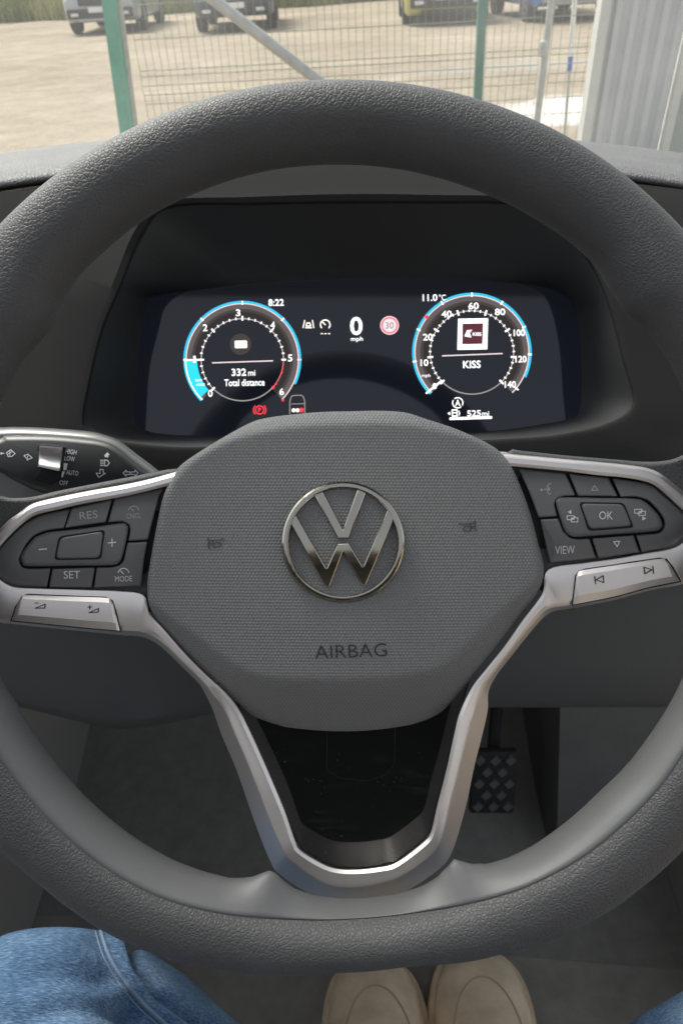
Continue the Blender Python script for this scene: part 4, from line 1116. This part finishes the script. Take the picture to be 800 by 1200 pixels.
#==OUTSIDE==
# ------------------------------------------------------------------ OUTSIDE
def ground():
    m = NT('dusty_ground').set((0.4, 0.33, 0.23), 0.95, 0, 0.2)
    co = m.coord()
    a = m.noise(co, 0.35, 6, 0.6); b = m.noise(co, 2.5, 5, 0.6)
    mp = m.n('Mapping'); mp.inputs['Scale'].default_value = (0.5, 1.1, 1); m.l(co, mp.inputs['Vector'])
    s = m.noise(mp.outputs[0], 1.3, 6, 0.65)
    g_ = m.noise(co, 11, 4, 0.7)
    f = m.math('ADD', m.math('ADD', m.math('MULTIPLY', a, 0.36), m.math('MULTIPLY', b, 0.24)), m.math('ADD', m.math('MULTIPLY', s, 0.16), m.math('MULTIPLY', g_, 0.24)))
    c = m.ramp(f, [(0.36, (0.175, 0.14, 0.10)), (0.47, (0.27, 0.222, 0.16)), (0.56, (0.345, 0.29, 0.217)), (0.66, (0.46, 0.405, 0.335))])
    # pale washed gravel and grey chippings near the container
    sep = m.n('SeparateXYZ'); m.l(co, sep.inputs[0])
    dx = m.math('MULTIPLY', m.math('SUBTRACT', sep.outputs[0], 2.6), 0.5); dy = m.math('MULTIPLY', m.math('SUBTRACT', sep.outputs[1], 8.2), 0.62)
    r2 = m.math('SQRT', m.math('ADD', m.math('MULTIPLY', dx, dx), m.math('MULTIPLY', dy, dy)))
    msk = m.ramp(m.math('ADD', r2, m.math('MULTIPLY', b, 0.7)), [(0.75, (1,) * 3), (1.35, (0,) * 3)])
    mx = m.n('MixRGB'); m.l(msk, mx.inputs[0]); m.l(c, mx.inputs[1]); mx.inputs[2].default_value = (0.62, 0.60, 0.56, 1)
    dy2 = m.math('ABSOLUTE', m.math('SUBTRACT', sep.outputs[1], m.math('ADD', 11.2, m.math('MULTIPLY', a, 1.2))))
    dx2 = m.ramp(m.math('MULTIPLY', sep.outputs[0], 0.2), [(0.05, (0,) * 3), (0.4, (1,) * 3)])
    msk2 = m.math('MULTIPLY', m.ramp(m.math('ADD', dy2, m.math('MULTIPLY', b, 1.2)), [(0.7, (1,) * 3), (1.6, (0,) * 3)]), dx2)
    mx2 = m.n('MixRGB'); m.l(m.math('MULTIPLY', msk2, 0.75), mx2.inputs[0]); m.l(mx.outputs[0], mx2.inputs[1]); mx2.inputs[2].default_value = (0.30, 0.29, 0.27, 1)
    m.l(mx2.outputs[0], m.b.inputs['Base Color'])
    m.bump(m.math('ADD', b, m.noise(co, 30, 3)), 0.7, 0.03)
    V = []; Fc = []
    ys = [-40, -10, -2] + [i * 0.7 for i in range(0, 60)] + [45, 60, 90, 150, 300, 600]
    xs_ = [-600, -200, -80, -40] + [-24 + i * 0.8 for i in range(61)] + [40, 80, 200, 600]
    for x in xs_:
        for y in ys:
            h = 0
            if abs(x) < 25 and 6 < y < 42: h = 0.03 * mnoise.noise(Vector((x * 0.6, y * 0.6, 0)))
            V.append((x, y, h))
    n = len(ys)
    for i in range(len(xs_) - 1):
        for j in range(n - 1): Fc.append((i * n + j, (i + 1) * n + j, (i + 1) * n + j + 1, i * n + j + 1))
    tag(obj('ground', V, Fc, m.m, angle=None), kind='structure')
ground()

# fence ----------------------------------------------------------
FY = 5.85
GREEN = plain('green_paint', (0.035, 0.30, 0.20), 0.5, var=0.15, vscale=12)
GREEN_D = plain('green_wire', (0.22, 0.24, 0.17), 0.5)
GALV = plain('galvanised', (0.42, 0.43, 0.41), 0.5, 0.5, var=0.15, vscale=20)
fence = empty('mesh_fence', Matrix.Translation((0, FY, 0)), 'green welded mesh fence with steel posts and a slanting grey brace across the yard', 'fence')
def x_at(px, py, y=FY): return at_y(px, py, y)
def post(name, px0, px1, wd, mat, top=2.3, y=FY, dep=None):
    """upright through the pixels px0 (at the image top) and px1 (at y=140), leaning as photographed"""
    a = at_y(px0, 0, y); b = at_y(px1, 140, y)
    dv = (a - b) / (a.z - b.z)
    lo = b + dv * (0 - b.z); hi = b + dv * (top - b.z)
    V = []; Fc = []
    for q in (lo, hi):
        for sx, sy in ((-1, -1), (1, -1), (1, 1), (-1, 1)): V.append(q + Vector((sx * wd / 2, sy * (dep or wd) / 2, 0)))
    Fc = [(0, 1, 5, 4), (1, 2, 6, 5), (2, 3, 7, 6), (3, 0, 4, 7), (0, 1, 2, 3), (4, 5, 6, 7)]
    return obj(name, V, Fc, mat, fence, smooth=False), lo, hi
_, p1lo, p1hi = post('post', 128.5, 147.5, 0.085, GREEN, y=FY - 0.06)
_, p2lo, p2hi = post('post', 565, 558, 0.055, plain('dark_green_paint', (0.018, 0.15, 0.105), 0.5, var=0.15, vscale=12), y=FY - 0.03)
def round_post(name, px0, px1, r, mat, top=2.3, y=FY, z0=0.0):
    a = at_y(px0, 0, y); b = at_y(px1, 140, y); dv = (a - b) / (a.z - b.z)
    V, Fc = [], []; tube(V, Fc, [b + dv * (z0 - b.z), b + dv * (top - b.z)], r, 12)
    return obj(name, V, Fc, mat, fence), b + dv * (0 - b.z), b + dv * (top - b.z)
round_post('gate_pole', 139, 157, 0.025, GALV, y=FY)
round_post('gate_pole', 646, 629, 0.024, GALV, y=FY)
c = at_y(636, 57, FY - 0.01); box('hinge', tuple(c - Vector((0, FY, 0))), (0.05, 0.05, 0.09), GALV, fence, bev=0.008)
V, Fc = [], []
a, b = at_y(243, -6, FY - 0.04), at_y(385, 104, FY - 0.04); dv = (a - b).normalized()
lo_ = b + dv * ((0.04 - b.z) / dv.z)
tube(V, Fc, [a + dv * 0.8, lo_], 0.036, 12); obj('brace', V, Fc, GALV, fence)
def wires(x0, x1, dx=0.05):
    V, Fc = [], []
    n = int((x1 - x0) / dx)
    fold = lambda z: 0.03 if abs((z % 0.62) - 0.31) < 0.001 else 0
    zs_ = [0.05, 0.55, 0.60, 0.65, 0.70, 0.75, 1.15, 1.2, 1.25, 1.3, 1.35, 1.8, 1.85, 1.9, 2.1]
    def off(z): return -0.03 if abs(z - 0.65) < 0.01 or abs(z - 1.25) < 0.01 else 0
    for i in range(n + 1):
        x = x0 + (x1 - x0) * i / n
        tube(V, Fc, [(x, FY + off(z), z) for z in zs_], 0.0019, 4)
    for z in (0.05, 0.17, 0.36, 0.46, 0.55, 0.605, 0.66, 0.715, 0.75, 0.93, 1.12, 1.20, 1.25, 1.30, 1.5, 1.7, 1.85, 2.05):
        tube(V, Fc, [(x0, FY + off(z) + 0.006, z), (x1, FY + off(z) + 0.006, z)], 0.0028, 4)
    o = obj('wire_panel', V, Fc, GREEN_D, fence, smooth=False, fix=False); o['kind'] = 'stuff'
xa, xb, xc, xd = at_y(160, 60, FY).x, at_y(560, 60, FY).x, at_y(636, 60, FY).x, at_y(697, 60, FY).x
wires(xa, xb); wires(xb + 0.05, xc - 0.03); wires(xc + 0.05, xd)
# thin white marker post with blue foot
a = at_y(673, 0, FY + 0.7); b = at_y(668, 66, FY + 0.7); dv = (a - b) / (a.z - b.z)
mk = empty('marker_post', Matrix.Translation(b + dv * (0 - b.z)), 'thin white post with a blue lower band behind the mesh, left of the ribbed wall', 'post')
V, Fc = [], []; tube(V, Fc, [b, b + dv * 1.4], 0.017, 10); obj('post_shaft', V, Fc, plain('white_paint', (0.75, 0.75, 0.73), 0.5), mk)
e_ = at_y(667, 83, FY + 0.7)
V, Fc = [], []; tube(V, Fc, [b + dv * (e_.z - b.z), b], 0.018, 10); obj('blue_band', V, Fc, plain('blue_paint', (0.05, 0.13, 0.5), 0.5), mk)
V, Fc = [], []; tube(V, Fc, [b + dv * (0 - b.z), b + dv * (e_.z - b.z)], 0.012, 10); obj('post_foot', V, Fc, GALV, mk)

# ribbed white wall at the right
CY_ = 5.6
WHITE = plain('white_cladding', (0.60, 0.62, 0.64), 0.45, var=0.06, vscale=6)
FRAME = plain('white_frame', (0.66, 0.67, 0.63), 0.5, var=0.06, vscale=8)
lx = at_y(714, 0, CY_), at_y(691, 150, CY_)
dvL = (lx[0] - lx[1]) / (lx[0].z - lx[1].z)
rx = at_y(808, 0, CY_), at_y(775, 150, CY_)
dvR = (rx[0] - rx[1]) / (rx[0].z - rx[1].z)
L0 = lx[1] - dvL * lx[1].z; L1 = L0 + dvL * 2.6; R0 = rx[1] - dvR * rx[1].z; R1 = R0 + dvR * 2.6
wall = empty('ribbed_wall', Matrix.Translation(L0), 'white ribbed metal cabin wall with pale frame at the right, beyond the mesh fence', 'wall')
V, Fc = [], []
per = 5; prof = []
for k in range(per):
    for u, dd_ in ((0.0, 0), (0.30, 0), (0.42, -0.03), (0.80, -0.03), (0.92, 0)): prof.append(((k + u) / per, dd_))
prof.append((1.0, 0))
for u, dd_ in prof:
    for lo, hi in ((L0.lerp(R0, u), L1.lerp(R1, u)),): V += [lo + Vector((0, dd_, 0)), hi + Vector((0, dd_, 0))]
for i in range(len(prof) - 1): Fc.append((2 * i, 2 * i + 2, 2 * i + 3, 2 * i + 1))
obj('ribbed_sheet', V, Fc, WHITE, wall, smooth=False)
def bar(a, b, wd, dep, mat, name, parent):
    V = [];
    for q in (a, b):
        for sx, sy in ((-1, -1), (1, -1), (1, 1), (-1, 1)): V.append(q + Vector((sx * wd / 2, sy * dep / 2, 0)))
    return obj(name, V, [(0, 1, 5, 4), (1, 2, 6, 5), (2, 3, 7, 6), (3, 0, 4, 7), (0, 1, 2, 3), (4, 5, 6, 7)], mat, parent, smooth=False)
bar(L0 + Vector((-0.035, -0.01, 0)), L1 + Vector((-0.035, -0.01, 0)), 0.062, 0.11, FRAME, 'frame_post', wall)
bar(R0 + Vector((0.03, -0.01, 0)), R1 + Vector((0.03, -0.01, 0)), 0.05, 0.11, FRAME, 'frame_post', wall)
bar(R0 + Vector((0.68, 0.03, 0)), R1 + Vector((0.68, 0.03, 0)), 1.24, 0.06, plain('flat_panel', (0.42, 0.46, 0.43), 0.5, var=0.05, vscale=5), 'flat_panel', wall)

# cars -----------------------------------------------------------
TYRE = plain('tyre', (0.03, 0.03, 0.03), 0.85); RIMM = plain('alloy', (0.45, 0.45, 0.46), 0.35, 0.7)
CGLASS = plain('car_glass', (0.03, 0.035, 0.04), 0.08, 0, 0.6); LAMP = plain('lamp_glass', (0.75, 0.77, 0.78), 0.12, 0, 0.6); BLK = plain('black_trim', (0.03, 0.03, 0.032), 0.55)
PLATE = plain('plate_white', (0.85, 0.85, 0.83), 0.5)
def parked_car(loc, rot, label, paint, W=1.85, L=4.5, H=1.68, clear=0.24, skid=None, bumper=None, boxy=0.0):
    M = Matrix.Translation(loc) @ Matrix.Rotation(R(rot), 4, 'Z')
    e = empty('parked_car', M, label, 'car', 'cars parked along the far side of the yard')
    hw = W / 2
    T = lambda x, y, z: M @ Vector((x, y, z))
    # lower body: stations front(-y) to back
    st = [(-L / 2, 0.86, clear + 0.14, 0.78), (-L / 2 + 0.06, 0.93, clear + 0.06, 0.90), (-L / 2 + 0.25, 0.985, clear, 0.98), (-L / 2 + 0.7, 1.0, clear, 1.03), (-L / 2 + 1.2, 1.0, clear, 1.07), (0.3, 1.0, clear, 1.08), (L / 2 - 0.5, 0.99, clear, 1.10), (L / 2 - 0.08, 0.94, clear + 0.08, 1.06), (L / 2, 0.88, clear + 0.18, 0.95)]
    rails = []
    for y, k, z0, z1 in st:
        w_ = hw * k; sec = [(-w_ * 0.92, z0), (-w_ * 0.985, z0 + 0.06), (-w_, z0 + (z1 - z0) * 0.45), (-w_ * 0.97, z1 - 0.07), (-w_ * 0.88, z1), (0, z1 + 0.03), (w_ * 0.88, z1), (w_ * 0.97, z1 - 0.07), (w_, z0 + (z1 - z0) * 0.45), (w_ * 0.985, z0 + 0.06), (w_ * 0.92, z0)]
        rails.append([T(x, y, z) for x, z in sec])
    n = len(rails[0]); V = [p for r in rails for p in r]
    Fc = [(l * n + i, l * n + (i + 1) % n, (l + 1) * n + (i + 1) % n, (l + 1) * n + i) for l in range(len(rails) - 1) for i in range(n)] + [tuple(range(n)), tuple(range((len(rails) - 1) * n, len(rails) * n))]
    obj('body', V, Fc, paint, e, angle=40)
    # cabin
    cs = [(-L / 2 + 1.15, 0.86, 1.02), (-L / 2 + 1.9, 0.74, H - 0.05), (-L / 2 + 2.3, 0.73, H), (L / 2 - 0.9, 0.72, H - 0.02), (L / 2 - 0.35, 0.74, H - 0.14), (L / 2 - 0.1, 0.84, 1.04)]
    gl = []
    for y, k, z in cs: gl.append([T(-hw * 0.90, min(max(y, -L / 2 + 1.15), L / 2 - 0.1), 1.02), T(-hw * k, y, z), T(-hw * k * 0.8, y, z + 0.03), T(hw * k * 0.8, y, z + 0.03), T(hw * k, y, z), T(hw * 0.90, y, 1.02)])
    loft('windows', gl, CGLASS, e, angle=30)
    rf = [[T(s_ * hw * k, y, z + dz) for s_, k, dz in ((-1, kk * 1.005, 0.012), (-1, kk * 0.8, 0.042), (1, kk * 0.8, 0.042), (1, kk * 1.005, 0.012))] for y, kk, z in cs[1:5]]
    loft('roof', rf, paint, e, angle=30)
    yb = -L / 2
    def bx(name, c, s, mat, par=None, bev=0.015): return box(name, c, s, mat, par or e, M=M, bev=bev)
    g = bx('grille', (0, yb + 0.01, 0.70), (W * 0.52, 0.10, 0.17), BLK)
    for s_ in (-1, 1): bx('headlight', (s_ * hw * 0.70, yb + 0.07, 0.77), (0.36, 0.14, 0.13), LAMP, bev=0.03)
    bx('bumper', (0, yb + 0.00, 0.40 + clear * 0.2), (W * 0.86, 0.14, 0.20), bumper or BLK, bev=0.03)
    bx('skid_plate', (0, yb + 0.02, clear + 0.06), (W * 0.62, 0.12, 0.07), skid or RIMM, bev=0.02)
    bx('number_plate', (0, yb - 0.076, 0.53), (0.52, 0.014, 0.115), PLATE, bev=0.003)
    for s_ in (-1, 1):
        bx('fog_lamp', (s_ * hw * 0.66, yb - 0.03, 0.44), (0.20, 0.10, 0.08), LAMP, bev=0.02)
        bx('wing_mirror', (s_ * (hw + 0.08), yb + 1.35, 1.08), (0.18, 0.10, 0.13), paint, bev=0.03)
    # wheels
    for s_ in (-1, 1):
        for y in (yb + 0.85, L / 2 - 0.85):
            cx = s_ * (hw - 0.10); r = 0.34
            prof = [(0.11, r * 0.62), (0.115, r * 0.9), (0.08, r), (-0.08, r), (-0.115, r * 0.9), (-0.11, r * 0.62)]
            rr = [[T(cx + u, y + q * math.cos(2 * math.pi * k / 28), r + q * math.sin(2 * math.pi * k / 28)) for k in range(28)] for u, q in prof]
            w_ = loft('wheel', rr, TYRE, e, closed=True, angle=35, M=M)
            V = []; Fc = []
            for k in range(28):
                t = 2 * math.pi * k / 28
                V += [T(cx + s_ * 0.10, y + r * 0.63 * math.cos(t), r + r * 0.63 * math.sin(t)), T(cx + s_ * 0.085, y + r * 0.5 * math.cos(t), r + r * 0.5 * math.sin(t))]
            for k in range(28):
                k2 = (k + 1) % 28; Fc.append((2 * k, 2 * k2, 2 * k2 + 1, 2 * k + 1))
            for sp in range(5):
                t = 2 * math.pi * sp / 5; b = len(V); dy, dz = math.cos(t), math.sin(t); q = 0.035
                for rr_, ww in ((0.03, q), (r * 0.6, q * 0.8)):
                    for sg in (-1, 1): V.append(T(cx + s_ * 0.10, y + rr_ * dy - sg * ww * dz, r + rr_ * dz + sg * ww * dy))
                Fc.append((b, b + 1, b + 3, b + 2))
            obj('rim', V, Fc, RIMM, w_, M=M, fix=False)
    return e
def place(px, py): return G(px, py)
def paint(name, c, m=0.3): return plain(name, c, 0.3, m, 0.5, coat=0.6)
c1 = place(112, 41); parked_car(c1 + Vector((0.15, 2.25, 0)), 2, 'silver grey car with black grille behind the thick green fence post', paint('silver_paint', (0.42, 0.44, 0.47)), W=1.9, H=1.66, clear=0.26)
c2 = place(268, 39); parked_car(c2 + Vector((0.05, 2.25, 0)), 3, 'dark slate blue car behind the slanting grey brace', paint('slate_paint', (0.07, 0.10, 0.14)), W=1.86, H=1.7, clear=0.30, skid=BLK)
c3 = place(528, 30); parked_car(c3 + Vector((0, 2.25, 0)), -2, 'yellow car with black bumper behind the thin green fence post', paint('yellow_paint', (0.46, 0.43, 0.10), 0), W=1.85, H=1.55, clear=0.20, skid=BLK)
c4 = place(668, 26); parked_car(c4 + Vector((0, 2.25, 0)), 4, 'bright blue car behind the mesh next to the ribbed white wall', paint('blue_car_paint', (0.04, 0.16, 0.55)), W=1.85, H=1.75, clear=0.28, bumper=RIMM)

# vegetation bank -------------------------------------------------
def grass_bank():
    rnd = random.Random(3)
    m = NT('tall_grass').set((0.2, 0.22, 0.08), 0.9, 0, 0.2)
    oi = m.coord(); f = m.noise(oi, 0.5, 4); f2 = m.noise(oi, 9, 2)
    c = m.ramp(m.math('ADD', m.math('MULTIPLY', f, 0.7), m.math('MULTIPLY', f2, 0.4)), [(0.38, (0.12, 0.18, 0.05)), (0.52, (0.27, 0.30, 0.10)), (0.66, (0.48, 0.45, 0.22))])
    m.l(c, m.b.inputs['Base Color'])
    V, Fc = [], []
    y0 = G(30, 26).y + 0.4
    for i in range(26000):
        x = rnd.uniform(-22, 18); dpt = rnd.random() ** 1.6 * 4
        y = y0 + dpt + 1.2 * mnoise.noise(Vector((x * 0.3, 0, 0))) + x * 0.04
        h = rnd.uniform(0.5, 1.3) * (0.7 + dpt * 0.35) * (1 + 0.4 * mnoise.noise(Vector((x * 0.5, 5, 0))))
        a = rnd.uniform(0, math.pi); wv = rnd.uniform(0.012, 0.035); lean = Vector((rnd.gauss(0, 0.22), rnd.gauss(0, 0.22), 0)) * h
        u = Vector((math.cos(a), math.sin(a), 0)) * wv; b = Vector((x, y, -0.02)); k = len(V)
        V += [b - u, b + u, b + lean * 0.4 + u * 0.8 + Vector((0, 0, h * 0.6)), b + lean * 0.4 - u * 0.8 + Vector((0, 0, h * 0.6)), b + lean + Vector((0, 0, h))]
        Fc += [(k, k + 1, k + 2, k + 3), (k + 3, k + 2, k + 4)]
    o = obj('tall_grass', V, Fc, m.m, smooth=False, fix=False); o['kind'] = 'stuff'
    # leafy hedge behind
    V, Fc = [], []
    m2 = NT('hedge_leaf').set((0.07, 0.11, 0.03), 0.8, 0, 0.3)
    f = m2.noise(m2.coord(), 1.2, 4)
    m2.l(m2.ramp(f, [(0.35, (0.035, 0.07, 0.02)), (0.6, (0.09, 0.13, 0.035)), (0.75, (0.19, 0.2, 0.07))]), m2.b.inputs['Base Color'])
    for i in range(30000):
        x = rnd.uniform(-30, 26); top = 3.0 + 1.2 * mnoise.noise(Vector((x * 0.25, 9, 0))) + 0.6 * mnoise.noise(Vector((x * 0.9, 3, 0)))
        z = top * rnd.random() ** 0.7; y = y0 + 4.6 + x * 0.04 + rnd.random() * 1.8 * (1 - 0.4 * z / top)
        s = rnd.uniform(0.10, 0.24); q = Vector((x, y, z)); a = Vector((rnd.gauss(0, 1), rnd.gauss(0, 1), rnd.gauss(0, 1))).normalized(); b = a.orthogonal().normalized(); k = len(V)
        V += [q - a * s, q + b * s * 0.5, q + a * s, q - b * s * 0.5]; Fc.append((k, k + 1, k + 2, k + 3))
    o = obj('hedge_foliage', V, Fc, m2.m, smooth=False, fix=False); o['kind'] = 'stuff'
grass_bank()
